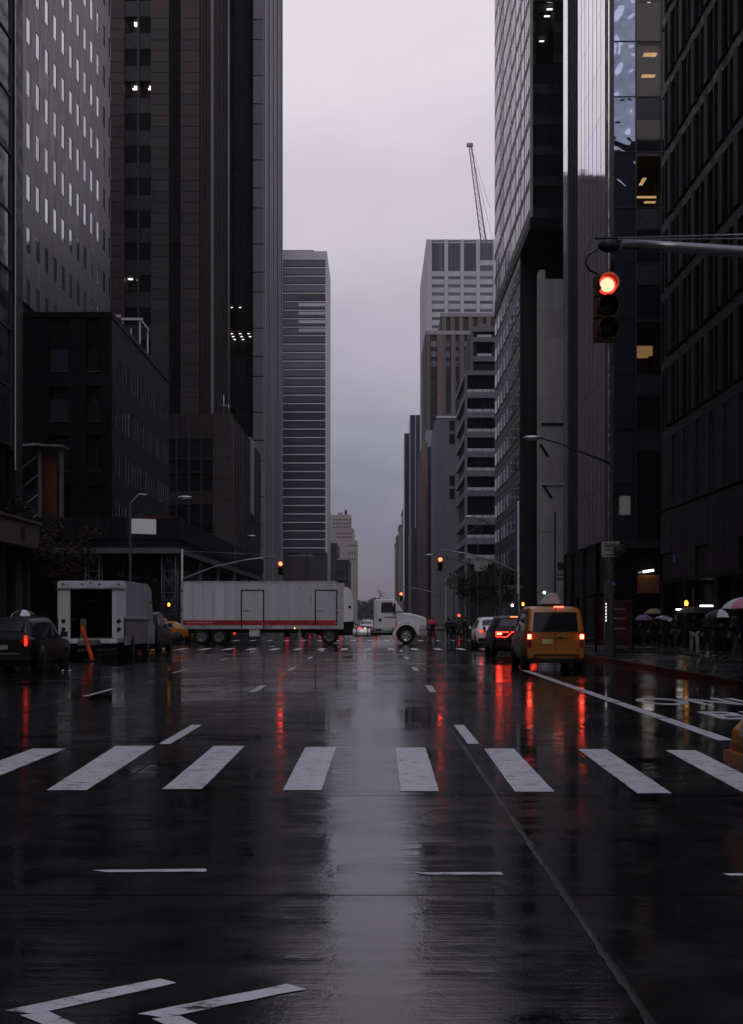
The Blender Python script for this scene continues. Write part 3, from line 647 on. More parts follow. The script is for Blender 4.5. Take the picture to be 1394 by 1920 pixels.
box(b, 'lobby_beam', X2-.1, 26, Y2-.2, Y2+.3, 6.6, 7.15, SPANG); x = XS(1214); box(b, 'lobby_lamp', x-.38, x+.38, Y2-.4, Y2-.3, fz(1073, Y2), fz(1069, Y2), LWHITE, rot=(0, R(-9), 0))
for y in (92, 98, 104): box(b, 'column', X2-.05, X2+.5, y-.3, y+.3, .14, 7.2, DARKMET)

# ---- white ribbed tower on a deep overhang
b = bld('white_panel_tower', (18, 150, 0), 'pale tower with shimmering glass panels overhanging the avenue on the right')
X3, Y3, ZB3 = 16.5, 131.3, 44.6
box(b, 'wall', X3+.3, 60, Y3+3, 171, ZB3, 118, CORE); box(b, 'soffit', X3-.05, 60, Y3, 171, ZB3-1.2, ZB3-.02, DARKMET)
row = MB(); fin = MB(); spn = MB(); rnd = random.Random(9)
for i in range(23):
    y = Y3+.1+i*1.72; t = rnd.uniform(-.016, .016)
    row.add([(X3-.03+t, y+.10, 1.0), (X3-.03-t, y+1.62, 1.0), (X3-.03-t, y+1.62, 3.28), (X3-.03+t, y+.10, 3.28)], [(0, 1, 2, 3)])
    fin.box(X3-.05, X3+.28, y+.84, y+.92, .9, 3.3); fin.box(X3-.055, X3+.28, y-.08, y+.08, 0, 3.3); spn.box(X3-.02, X3+.28, y+.12, y+1.6, 0, .98)
rm, fm_, sm2 = row.mesh('panel_row', GL('pale_panel_glass', (.64, .65, .72), 1.0, .06, .006, .8)), fin.mesh('fin_row', CONC), spn.mesh('spandrel_row', SPANG)
for k in range(22):
    for nm, me in (('panel_row', rm), ('fin_row', fm_), ('spandrel_row', sm2)):
        o = bpy.data.objects.new(nm, me); attach(o, b, (0, 0, ZB3+k*3.3)); OFF[o.name] = Vector((0, 0, 0))
XS = lambda px: fx(px, Y3)
lit3 = {3: [(1033, 1.0, 0), (1030, .5, -.6)], 2: [(1019, .9, 0)]}
for k in range(22):
    z = ZB3+k*3.3
    for i, (a, c_) in enumerate(((995.5, 1005), (1006, 1039), (1040, 1058))):
        zz = z
        if i == 1 and k in (6, 5): lit_room(b, XS(a), XS(c_), Y3+.1, z+.02, z+3.2, [(XS(1033), Y3+.9, z+2.9, .6, .25), (XS(1029.5), Y3+1.4, z+2.4, .6, .25)] if k == 6 else [(XS(1019), Y3+1.2, z+2.9, .5, .2)])
        else: box(b, 'window_pane', XS(a), XS(c_), Y3+.1, Y3+.18, z+1.1, z+3.26, GDARK); box(b, 'spandrel', XS(a), XS(c_), Y3+.06, Y3+.18, z+.03, z+1.06, BLACK)
    for j in range(3): box(b, 'window_pane', XS(1058)+.05+j*3, XS(1058)+3+j*3, Y3+.1, Y3+.18, z+.03, z+3.26, GDARK)
box(b, 'corner_fin', X3-.08, X3+.12, Y3-.05, Y3+.14, ZB3, 118, CONCL)
b = bld('overhang_base_building', (18, 152, 0), 'brown base building with glinting panels beneath the overhanging tower')
GBR = GL('brown_coated_panel', (.032, .027, .03), .3, .3, .012, 1.0, objvar=.6)
box(b, 'wall', X3+.3, 60, 141, 171, .14, 43.3, CORE)
for k in range(12):
    for i in range(8): y = 141+i*3.75; box(b, 'clad_panel', X3, X3+.28, y+.04, y+3.71, .2+k*3.58+.05, .2+(k+1)*3.58-.05, GBR); w_ = box(b, 'side_window', X3-.03, X3-.005, y+.5, y+2.9, k*3.58+1.2, k*3.58+2.9, GSEMI if (i*5+k*3) % 4 else GDARK); box(w_, 'sill', X3-.10, X3-.035, y+.4, y+3.0, k*3.58+1.08, k*3.58+1.18, CONC)
box(b, 'end_wall', X3, 60, 140.7, 141, .14, 43.3, BLACK)
b = bld('pale_party_wall', (18, 129, 0), 'blank pale party wall with short dark slots between the right hand towers')
xa, xb, yw = fx(1012, 129), fx(1057, 129), 129.0
for k in range(12): box(b, 'render_panel', xa, xb, yw, yw+2, .14+k*3.1+(.0), .14+(k+1)*3.1-.012, CONCE)
box(b, 'chimney', xa, fx(1023, 129), yw, yw+2, .14+12*3.1, fz(506, 129), CONCE)
for (px, py) in ((1021, 845), (1027, 922)): x = fx(px, yw); box(b, 'slot', x-.14, x+.14, yw-.06, yw, fz(py+14, yw), fz(py-14, yw), BLACK, rot=(0, R(-32), 0))
for py in (795, 908): box(b, 'ledge', xa+.2, xb, yw-.15, yw-.01, fz(py, yw)-.1, fz(py, yw)+.1, CONCL if py > 800 else BLACK)

# ---- white banded mid-rise
b = bld('banded_balcony_building', (17, 230, 0), 'grey mid rise with white sill strips on every floor on the right')
Y4, X4 = 223.0, 16.1; XS = lambda px: fx(px, Y4)
box(b, 'wall', X4+.6, 55, Y4+.6, 248.5, .14, fz(700, Y4), CORE); box(b, 'wall', XS(888), 55, Y4+3.5, 246, fz(700, Y4), fz(608, Y4), CORE)
bands = [(695, 703), (735, 746), (772, 783), (809, 820), (846, 857), (882, 893), (919, 930), (971, 984), (1008, 1020), (1046, 1058)]
for i, (p0, p1) in enumerate(bands):
    box(b, 'floor_beam', X4, 40, Y4, Y4+.6, fz(p1, Y4), fz(p0, Y4), CONC); box(b, 'side_beam', X4, X4+.6, Y4+.61, 248.5, fz(p1, Y4), fz(p0, Y4), CONC)
    if i: 
        for j in range(6): box(b, 'white_sill', XS(873.5+16.2*j), XS(873.5+16.2*j+15), Y4+.1, Y4+.5, fz(p0-.2, Y4), fz(p0-5.4, Y4), WHITEB)
        pp = bands[i-1][1]
        for j in range(4): box(b, 'window_pane', XS(873.5+16.2*j)+.03, XS(873.5+16.2*j+16), Y4+.45, Y4+.55, fz(p0-5.6, Y4), fz(pp, Y4)-.02, GDARK)
box(b, 'corner_column', X4-.02, X4+.45, Y4-.05, Y4+.5, .14, fz(695, Y4), CONC)
for i, (p0, p1) in enumerate([(605, 614), (625, 634), (661, 671)]):
    box(b, 'upper_beam', XS(886), 40, Y4+3, Y4+3.5, fz(p1, Y4), fz(p0, Y4), CONC); box(b, 'white_sill', XS(898), XS(925), Y4+3.05, Y4+3.4, fz(p0-.3, Y4), fz(p0-5, Y4), WHITEB if i else CONC)
box(b, 'upper_column', XS(886), XS(890), Y4+2.95, Y4+3.5, fz(695, Y4), fz(605, Y4), CONC)
lit_room(b, XS(897), XS(925), Y4+3.3, fz(660, Y4), fz(636, Y4), [(XS(908), Y4+4.3, fz(648, Y4), 1.0, .4)], depth=1.8)
# ---- grey slab block, brown block, brown pier tower, grey tower
SLABG = M('grey_brick', (.10, .098, .11), .7, var=.2, streak=True)
b = bld('grey_slab_block', (17, 300, 0), 'plain grey block with a column of dark windows behind the banded building')
box(b, 'wall', fx(819, 300), 50, 300, 330, .14, fz(783, 300), SLABG); box(b, 'roof_house', fx(835, 300), fx(850, 300), 303, 320, fz(783, 300), fz(771, 300), SLABG)
for py in (789, 814, 892, 917): box(b, 'window', fx(843.5, 300), fx(853, 300), 299.7, 300.1, fz(py+17, 300), fz(py, 300), GDARK)
box(b, 'parapet', fx(818.6, 300), 50, 299.8, 300.5, fz(784, 300), fz(780, 300), CONCL)
b = bld('brown_street_block', (17, 330, 0), 'brown stone block with one tall strip of windows on the right')
box(b, 'wall', fx(791, 345), 40, 345, 380, .14, fz(838, 345), GRAN2)
for a, c_ in ((791, 802), (813, 822)): box(b, 'pier', fx(a, 345), fx(c_, 345), 344.4, 345, .14, fz(830, 345), STONE)
for k in range(14): box(b, 'window', fx(803, 345), fx(812, 345), 344.8, 345.1, fz(1105-k*19+1, 345), fz(1105-k*19-14, 345), GFAR)
box(b, 'roof_house', fx(799, 345), fx(818, 345), 346, 352, fz(838, 345), fz(806, 345), CONC)
b = bld('brown_pier_tower', (20, 366, 0), 'brown tower with strong vertical piers and stepped top on the right')
Y6 = 366.0; XS = lambda px: fx(px, Y6)
box(b, 'wall', XS(798), 60, Y6, 398, .14, fz(623, Y6), GRAN2); box(b, 'wall', XS(828), 60, Y6+3, 398, fz(623, Y6), fz(586, Y6), GRAN2)
box(b, 'parapet', XS(797.5), 60, Y6-.6, Y6+1, fz(628, Y6), fz(621, Y6), CONC); box(b, 'parapet', XS(827), 60, Y6+2.5, Y6+4, fz(590, Y6), fz(583, Y6), CONC)
for px in (799, 820, 828, 846, 862, 877, 894, 910): box(b, 'pier', XS(px), XS(px+8), Y6-.9, Y6-.02, .14, fz(629, Y6), STONE)
for px in (830, 846, 862, 880, 898, 914): box(b, 'pier', XS(px), XS(px+8), Y6+2.2, Y6+2.98, fz(620, Y6), fz(591, Y6), STONE)
for k in range(20):
    for px in (808, 837, 854.5, 870.5, 886): box(b, 'window', XS(px), XS(px+(11 if px == 808 else 6.8)), Y6-.3, Y6-.05, fz(640+k*19+11, Y6), fz(640+k*19, Y6), GFAR)
b = bld('grey_slab_tower', (25, 410, 0), 'tall pale grey slab tower with wide piers under the crane')
Y5 = 410.0; XS = lambda px: fx(px, Y5); top5 = fz(450, Y5)
box(b, 'wall', XS(801), 80, Y5, 470, .14, top5-1, CORE); box(b, 'street_wall', XS(800)-.02, XS(801), Y5-.2, 470, .14, top5, CONCL)
for a, c_ in ((800, 810), (833.5, 840.5), (863.5, 870), (893, 900), (924, 932)): box(b, 'pier', XS(a), XS(c_), Y5-.8, Y5, .14, top5, CONCL)
box(b, 'parapet', XS(810), 80, Y5-.5, Y5, top5-.8, top5, CONC)
for a, c_ in ((810, 833.5), (840.5, 863.5), (870, 893), (900, 924)):
    lo = 488 if a == 900 else 509
    n_ = 6
    for j in range(n_): x0 = XS(a)+(XS(c_)-XS(a))*j/n_; box(b, 'louvre_panel', x0+.12, x0+(XS(c_)-XS(a))/n_-.12, Y5-.25, Y5-.02, fz(lo, Y5), top5-.9, GFAR)
    for k in range(10):
        p = 509+15.3*k; box(b, 'spandrel', XS(a), XS(c_), Y5-.4, Y5-.02, fz(p+9.6, Y5), fz(p, Y5), CONCL); box(b, 'window_row', XS(a), XS(c_), Y5-.2, Y5-.02, fz(p+15.2, Y5), fz(p+9.7, Y5), GFAR)
    if a == 900: box(b, 'spandrel', XS(a), XS(c_), Y5-.4, Y5-.02, fz(498, Y5), fz(488.5, Y5), CONCL); box(b, 'window_row', XS(a), XS(c_), Y5-.2, Y5-.02, fz(509, Y5), fz(498.2, Y5), GFAR)
# crane
cr_ = thing('tower_crane', (fx(911, 425), 425, top5-1), 'slender red lattice crane boom rising above the grey slab tower', 'crane', local=False)
CRM = M('crane_red_grey', (.28, .2, .21), .6)
A, Bq = Vector((fx(911, 425), 425, top5-1)), Vector((fx(882, 425), 425, fz(273, 425)))
ax = (Bq-A).normalized(); sx = Vector((0, 1, 0)); sz = ax.cross(sx); mb = MB(); w0, w1 = .95, .45; n_ = 16
pt = lambda t, i, j: A.lerp(Bq, t)+sx*(w0+(w1-w0)*t)*i+sz*(w0+(w1-w0)*t)*j
for i in (-1, 1):
    for j in (-1, 1): mb.tube([pt(0, i, j), pt(1, i, j)], .13, 5)
for k in range(n_):
    for (i, j, i2, j2) in ((-1, -1, -1, 1), (1, 1, 1, -1), (-1, -1, 1, -1), (-1, 1, 1, 1)):
        mb.tube([pt(k/n_, i, j), pt((k+1)/n_, i2, j2)], .07, 4); mb.tube([pt(k/n_, i, j), pt(k/n_, i2, j2)], .06, 4)
mb.build('boom', CRM, cr_)
MB().tube([Bq+Vector((0, 0, .6)), Vector((fx(919, 425), 425, fz(390, 425)))], .06, 4).tube([Bq, Vector((fx(926, 425), 425, top5+3))], .06, 4).build('cable', BLACK, cr_)
MB().box(Bq.x-1.2, Bq.x+1.0, 424.4, 425.6, Bq.z-.3, Bq.z+.7).build('boom_head', CRM, cr_)
# far dark towers and a stepped row
b = bld('far_dark_tower', (17, 560, 0), 'far dark tower with two thin pale vertical lines on the right of the sky gap')
box(b, 'wall', fx(769, 560), 45, 560, 600, 0, fz(778, 560), GFAR); box(b, 'wall', fx(760, 560), 30, 575, 600, 0, fz(803, 560), GFAR)
for px in (768.3, 779, 789): box(b, 'vertical_strip', fx(px, 560), fx(px+1.2, 560), 559.4, 559.98, 20, fz(778, 560), CONCL)
for i, (px, py, Y, nm) in enumerate([(757, 955, 690, 'brown far block with a flat top on the right of the sky gap'), (750, 985, 800, 'second stepped far block lower than the brown one'), (745, 1005, 900, 'third stepped far block by the sky gap'), (742, 1020, 1020, 'lowest and farthest block at the right of the sky gap')]):
    b = bld('far_block', (fx(px, Y)+15, Y, 0), nm, 'building', 'stepped row of far buildings')
    box(b, 'wall', fx(px, Y), fx(px, Y)+40, Y, Y+50, 0, fz(py, Y), GRAN2 if i % 2 == 0 else STONE); box(b, 'cornice', fx(px, Y)-.5, fx(px, Y)+40, Y-.8, Y+50, fz(py, Y), fz(py-2, Y), CONC)
    for k in range(8): box(b, 'window_strip', fx(px+4, Y), fx(px+8, Y), Y-.5, Y-.1, fz(py+16+k*16, Y), fz(py+8+k*16, Y), GFAR)
b = bld('low_brown_block', (17, 500, 0), 'low dark brown block at street level below the far dark tower')
box(b, 'wall', fx(772, 500), 50, 500, 550, 0, fz(990, 500), GRAN2)
for k in range(6): box(b, 'window_strip', fx(776, 500), fx(780, 500), 499.6, 499.95, fz(1100-k*16, 500), fz(1090-k*16, 500), GFAR)
# ---- street walls behind the camera (out of view, added and sized for reflections and the canyon's shade)
for i, (x0, x1, y0, y1, h, lb) in enumerate([(-110, -17.5, -60, -9, 180, 'added unseen tall dark block behind the viewer on the left'), (-110, -17.5, -130, -62, 105, 'second added unseen dark block farther behind the viewer on the left'), (15.5, 60, -58, -9, 58, 'added unseen tall dark block behind the viewer on the right'), (15.5, 60, -130, -60, 62, 'lower dark block farther behind the viewer on the right')]):
    b = bld('added_rear_block', ((x0+x1)/2, (y0+y1)/2, 0), lb, 'building', 'added unseen blocks behind the viewer')
    box(b, 'wall', x0, x1, y0, y1, .14, h, DARKMET)
    for k in range(int(h/8)): box(b, 'added_window_band', x0-.1, x1+.1, y0-.1, y1+.1, 4+8*k, 7+8*k, GDARK)
# ---- far trees closing the avenue
tr = leaves([((fx(px, 1150), 1150+random.uniform(-8, 8), random.uniform(2, 9)*1.0), (7, 6, 7)) for px in range(655, 762, 3)]+[((fx(px, 1150), 1150, 14+random.uniform(-2, 3)), (6, 5, 5)) for px in range(660, 755, 5)], 9000, 1.1, LEAFG, 'distant_trees', None, 4)
tag(tr, 'dark distant trees closing the end of the avenue', 'trees', kind='stuff')

# ================================================================== VEHICLES
TYRE = M('tyre_rubber', (.014, .014, .014), .6, bump=.002)
RIM = M('wheel_alloy', (.45, .45, .47), .35, .8, objvar=.05)
RIMT = M('dull_truck_wheel', (.16, .16, .17), .5, .4); RIMD = M('dark_wheel', (.06, .06, .065), .4, .7)
CARGL = GL('car_glass', (.010, .010, .012), 0, .03, .0)
PLATE = M('licence_plate', (.5, .42, .18), .5)
RUB = M('black_plastic', (.016, .016, .017), .5)
TAIL = EM('tail_light_lit', (1, .022, .012), 9); TAILH = EM('tail_light_hot', (1, .06, .03), 24); TAILF = EM('far_tail_light', (1, .03, .015), 1.6); TAILOFF = M('tail_lens', (.22, .015, .012), .15, coat=.5)
HEADL = M('headlamp_lens', (.55, .55, .58), .08, .3, objvar=.02)
def paint(name, c, metal=.0): return M(name, c, .34, metal, var=.04, rvar=.05, objvar=0, coat=.25 if max(c) > .1 else 0, scale=6, spec=.5 if max(c) > .1 else .18)
YEL = paint('taxi_yellow', (.36, .12, .008)); BLK = paint('black_paint', (.012, .012, .014)); WHT = paint('white_paint', (.74, .75, .79)); NAVY = paint('navy_paint', (.018, .024, .055)); SIL = paint('silver_paint', (.35, .36, .38), .4); GRY = paint('grey_paint', (.08, .08, .085))

def ring(st):
    y, zb, zbelt, ztop, wb, wbelt, wt = st
    return [(0, zb), (wb-.10, zb), (wb, zb+.10), (max(wb, wbelt)+.02, zb+(zbelt-zb)*.55), (wbelt, zbelt), (wt+.035, ztop-.09), (wt-.05, ztop-.025), (wt-.22, ztop-.004), (0, ztop+.012)]
class Car:
    def __init__(s, st): s.st = st
    def pt(s, y, k, t):
        st = s.st; i = 0
        while i < len(st)-2 and y > st[i+1][0]: i += 1
        u = (y-st[i][0])/(st[i+1][0]-st[i][0]); a, b = ring(st[i]), ring(st[i+1])
        L = lambda p, q, w: (p[0]+(q[0]-p[0])*w, p[1]+(q[1]-p[1])*w)
        p = L(L(a[k], a[k+1], t), L(b[k], b[k+1], t), u); return Vector((p[0], y, p[1]))
    def body(s, name, mat, parent):
        mb = MB(); N = 9; vs = []
        for st in s.st:
            r = ring(st); pts = [(x, st[0], z) for x, z in r]+[(-x, st[0], z) for x, z in r[-2:0:-1]]; vs += pts
        n = len(pts); fs = [(i*n+k, i*n+(k+1) % n, (i+1)*n+(k+1) % n, (i+1)*n+k) for i in range(len(s.st)-1) for k in range(n)]
        mb.add(vs, fs, True); b0 = len(mb.v)-len(vs)
        mb.f.append([b0+k for k in range(n)]); mb.f.append([b0+len(vs)-n+k for k in range(n)]); mb.sm += [False, False]
        o = mb.build(name, mat, parent)
        md = o.modifiers.new('edge', 'BEVEL'); md.width = .035; md.segments = 2; md.limit_method = 'ANGLE'; md.angle_limit = R(38)
        return o
    def side(s, name, mat, parent, y0, y1, k, t0, t1, sgn, off=.012, y0t=None, y1t=None):
        """panel hugging the side between two stations; y0t / y1t give the upper corners"""
        mb = MB(); n = 6; vs = []
        for i in range(n+1):
            u = i/n
            for v in range(4):
                w = v/3; ya = y0+((y0t if y0t is not None else y0)-y0)*w; yb = y1+((y1t if y1t is not None else y1)-y1)*w
                p = s.pt(ya+(yb-ya)*u, k, t0+(t1-t0)*w); vs.append(((p.x+off)*sgn, p.y, p.z))
        mb.add(vs, [(i*4+j, (i+1)*4+j, (i+1)*4+j+1, i*4+j+1) for i in range(n) for j in range(3)], True); return mb.build(name, mat, parent)
    def top(s, name, mat, parent, ya, yb, inset=.06, off=.014):
        """glass across the car on a sloping stretch from station ya to yb"""
        mb = MB(); vs = []
        c0 = s.pt(ya+1e-4, 7, 1.0); c1 = s.pt(yb-1e-4, 7, 1.0); nrm = Vector((0, -(c1.z-c0.z), c1.y-c0.y)).normalized(); 
        if nrm.z < 0: nrm = -nrm
        for y in (ya+.03*(1 if yb > ya else -1), ya+(yb-ya)*.5, yb-.03*(1 if yb > ya else -1)):
            row = []
            for k, t in ((5, .6), (6, .5), (7, .3), (7, 1.0)): p = s.pt(y, k, t); row.append(p)
            for sg, seq in ((-1, row), (1, row[-2::-1])):
                for p in seq: vs.append(((max(0, p.x-inset*(p.x > .1)))*sg+nrm.x*off, p.y+nrm.y*off, p.z+nrm.z*off))
        n = len(vs)//3; mb.add(vs, [(i*n+k, i*n+k+1, (i+1)*n+k+1, (i+1)*n+k) for i in range(2) for k in range(n-1)], True); return mb.build(name, mat, parent)
WHEELM = {}
def wheel(parent, x, y, r, w=.22, rim=RIM, sgn=1, name='wheel'):
    k = (r, w, rim.name, sgn)
    if k not in WHEELM:
        t = MB().lathe([(r*.62, -w/2), (r*.9, -w/2), (r, -w*.38), (r, w*.38), (r*.9, w/2), (r*.62, w/2), (r*.6, 0), (r*.62, -w/2)], 24, axis='x').mesh('tyre', TYRE)
        d = MB().lathe([(0, sgn*w*.30), (r*.18, sgn*w*.34), (r*.2, sgn*w*.22), (r*.5, sgn*w*.26), (r*.56, sgn*w*.44), (r*.64, sgn*w*.46), (r*.63, -sgn*w*.3)], 20, axis='x')
        for i in range(5): a = 2*math.pi*i/5; d.tube([(sgn*w*.36, math.cos(a)*r*.12, math.sin(a)*r*.12), (sgn*w*.40, math.cos(a)*r*.55, math.sin(a)*r*.55)], r*.07, 5)
        WHEELM[k] = (t, d.mesh('rim', rim))
    e = bpy.data.objects.new(name, WHEELM[k][0]); attach(e, parent, (x, y, r)); rr = bpy.data.objects.new('rim', WHEELM[k][1]); attach(rr, e, (x, y, r)); return e
def arch(parent, x, y, r, sgn): return MB().lathe([(0, 0), (r*1.16, 0), (r*1.16, -sgn*.05)], 22, (x, y, r+.02), 'x').build('wheel_arch', RUB, parent)
def common(t, c, hw, yr, yf, r, rim=RIM, sides=(1, -1)):
    for s in sides:
        for y in (yr, yf):
            p = c.pt(y, 3, 0.0); arch(t, s*(p.x+.012), y, r, s); wheel(t, s*(hw-.10), y, r, .24, rim, s)

# ---- compact taxi van seen from behind
t = thing('taxi_van', (5.48, 39.7, 0), 'yellow taxi van with a white roof sign seen from behind, right lane', 'taxi')
c = Car([(-2.2, .42, 1.12, 1.18, .84, .88, .80), (-2.16, .36, 1.14, 1.30, .86, .90, .80), (-2.06, .33, 1.16, 1.90, .88, .91, .76), (-1.75, .3, 1.16, 1.98, .89, .92, .76), (-.3, .28, 1.14, 2.0, .89, .92, .76), (.7, .28, 1.10, 1.93, .89, .92, .74),
         (1.35, .28, 1.06, 1.14, .89, .90, .76), (2.0, .30, .92, .98, .88, .86, .7), (2.2, .36, .72, .78, .8, .78, .6)])
c.body('body', YEL, t)
MB().prism([(-.70, 1.20), (.70, 1.20), (.645, 1.80), (-.645, 1.80)], 'y', -2.215, -2.07).build('rear_window', CARGL, t)
for v in t.children[-1].data.vertices: v.co.y += (v.co.z-1.2)*.13+(.0 if v.co.y < -2.1 else 0)
MB().box(-.008, .008, -2.235, -2.2, .52, 1.95).build('door_gap', RUB, t)
for s in (-1, 1):
    o = box(t, 'tail_light', s*.80-.07, s*.80+.07, -2.235, -2.12, .72, 1.22, TAILOFF, .02); box(o, 'lit_bulb', s*.80-.055, s*.80+.055, -2.245, -2.2, .98, 1.12, TAILH, .01)
    c.side('side_window', CARGL, t, -1.95, -.75, 4, .10, .86, s); c.side('side_window', CARGL, t, -.66, .3, 4, .10, .86, s); c.side('side_window', CARGL, t, .38, 1.16, 4, .10, .84, s, y1t=.80)
    mo = MB().box(s*.95-.06, s*.95+.14*s, .95, 1.05, 1.1, 1.3).build('wing_mirror', YEL, t)
box(t, 'rear_bumper', -.86, .86, -2.30, -2.08, .38, .60, YEL, .04); box(t, 'bumper_strip', -.7, .7, -2.315, -2.29, .46, .52, RUB)
box(t, 'licence_plate', -.42, -.1, -2.235, -2.205, .82, .98, PLATE); box(t, 'plate_light_bar', -.5, .42, -2.23, -2.2, 1.02, 1.06, YEL)
box(t, 'brake_light', -.03, .26, -2.09, -2.02, 1.945, 1.985, EM('brake_strip', (1, .2, .09), 3)); box(t, 'exhaust_pan', -.75, .75, -2.0, 1.9, .24, .34, RUB)  # pan is a black plastic tray under the van floor
MB().prism([(-.36, 1.98), (.28, 1.98), (.14, 2.36), (.04, 2.41), (-.06, 2.36)], 'y', -1.55, -.35).build('roof_sign', M('ad_panel', (.42, .42, .45), .4), t)
box(t, 'roof_sign_base', -.34, .28, -1.6, -.3, 1.97, 2.06, RUB)
MB().tube([(.12, -2.25, 1.22), (.45, -2.2, 1.34)], .012, 5).build('rear_wiper', RUB, t); box(t, 'door_handle', .06, .22, -2.245, -2.21, 1.0, 1.05, RUB); box(t, 'lower_bumper', -.8, .8, -2.29, -2.1, .27, .38, RUB, .02)
for s in (-1, 1): box(t, 'reflector', s*.62-.1, s*.62+.1, -2.325, -2.3, .4, .44, TAILOFF); box(t, 'hinge', s*.72-.03, s*.72+.03, -2.24, -2.2, 1.5 if s > 5 else .62, .68, YEL)
MB().tube([(-.66, -2.225, .5), (-.66, -2.225, 1.15)], .006, 4).tube([(.66, -2.225, .5), (.66, -2.225, 1.15)], .006, 4).build('door_gap', RUB, t)
common(t, c, .92, -1.45, 1.35, .33, RIMD)

SUV = [(-2.35, .46, .98, 1.02, .84, .86, .74), (-2.30, .38, 1.04, 1.10, .90, .92, .80), (-2.14, .32, 1.06, 1.20, .93, .95, .78), (-1.82, .28, 1.06, 1.66, .94, .96, .70), (-1.4, .26, 1.05, 1.71, .94, .96, .69), (0, .26, 1.03, 1.74, .94, .96, .69), (.5, .26, 1.02, 1.70, .94, .96, .68),
       (1.25, .26, 1.02, 1.12, .94, .95, .78), (2.0, .30, .92, 1.0, .92, .90, .72), (2.32, .38, .74, .82, .84, .80, .6)]
def suv(name, loc, label, mat, rz=0, lit='bar', sides=(1, -1), rim=RIM, k=1.0, group=None, cat='car'):
    t = thing(name, loc, label, cat, group, rz); c = Car([(a, b*k, cc*k, d*k, e, f, g) for a, b, cc, d, e, f, g in SUV])
    c.body('body', mat, t); c.top('rear_window', CARGL, t, -2.12, -1.84); c.top('windscreen', CARGL, t, 1.22, .54)
    for s in sides:
        c.side('side_window', CARGL, t, -1.72, -.95, 4, .08, .86, s, y0t=-1.5); c.side('side_window', CARGL, t, -.86, .08, 4, .08, .88, s); c.side('side_window', CARGL, t, .17, 1.10, 4, .08, .86, s, y1t=.56)
        MB().box(s*.97-.05, s*.97+.15*s, .85, .98, 1.06*k, 1.24*k).build('wing_mirror', mat, t)
        for y in (-.9, .13): c.side('door_gap', RUB, t, y, y+.012, 3, .1, .98, s, .006)
        c.side('door_handle', mat, t, -.7, -.5, 3, .80, .86, s, .03); c.side('sill_trim', RUB, t, -1.0, 1.05, 2, .0, .3, s, .012)
        MB().box(s*.62-.02, s*.62+.02, -1.5, .3, 1.72*k, 1.77*k).build('roof_rail', RUB, t)
    box(t, 'rear_bumper', -.88, .88, -2.42, -2.2, .36*k, .58*k, RUB, .04); box(t, 'licence_plate', -.2, .2, -2.375, -2.33, .72*k, .86*k, M('dusty_plate', (.3, .3, .28), .5))
    for s in (-1, 1):
        o = box(t, 'tail_light', s*.70-.17, s*.70+.17, -2.37, -2.2, .90*k, 1.04*k, TAILOFF, .02)
        if lit: box(o, 'lit_bulb', s*.72-.10, s*.72+.10, -2.395, -2.36, .92*k, 1.0*k, TAILH if lit == 'bar' else TAIL, .01)
        box(t, 'headlight', s*.66-.16, s*.66+.16, 2.2, 2.36, .68*k, .82*k, HEADL, .03)
    if lit == 'bar':
        MB().tube([(-.86, -2.385, 1.03*k), (.86, -2.385, 1.03*k)], .018, 6).tube([(-.86, -2.385, 1.03*k), (-.86, -2.39, .84*k), (-.42, -2.39, .82*k), (-.2, -2.39, 1.0*k)], .016, 6).tube([(.86, -2.385, 1.03*k), (.86, -2.39, .84*k), (.42, -2.39, .82*k), (.2, -2.39, 1.0*k)], .016, 6).build('light_bar', TAIL, t)
        box(t, 'brake_light', -.2, .2, -1.90, -1.84, 1.66*k, 1.70*k, EM('brake_strip', (1, .2, .09), 3))
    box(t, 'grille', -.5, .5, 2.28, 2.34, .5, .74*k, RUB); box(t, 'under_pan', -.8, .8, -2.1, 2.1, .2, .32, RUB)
    common(t, c, .96, -1.42, 1.42, .36, rim, sides); return t
suv('black_suv', (5.95, 54.5, 0), 'black sport utility car with a red outlined tail light bar ahead of the taxi van', BLK)
suv('white_suv', (6.35, 68.2, 0), 'white car with one lit tail light ahead of the black sport utility car', WHT, lit='bulb', k=.97)
suv('parked_black_suv', (-11.0, 38.3, 0), 'parked black sport utility car with one red tail light at the left edge', BLK, lit='', rim=RIM, k=.96)
t = bpy.data.objects['parked_black_suv']
box(t, 'lit_tail_strip', .70, .78, -2.44, -2.37, .80, 1.10, TAILF, .01); box(t, 'chrome_strip', -.6, .6, -2.445, -2.42, .56, .59, RIM)
suv('blue_van', (-11.05, 58.7, 0), 'dark blue high roofed car parked ahead of the white step van', NAVY, lit='', k=1.12, rim=RIMD)

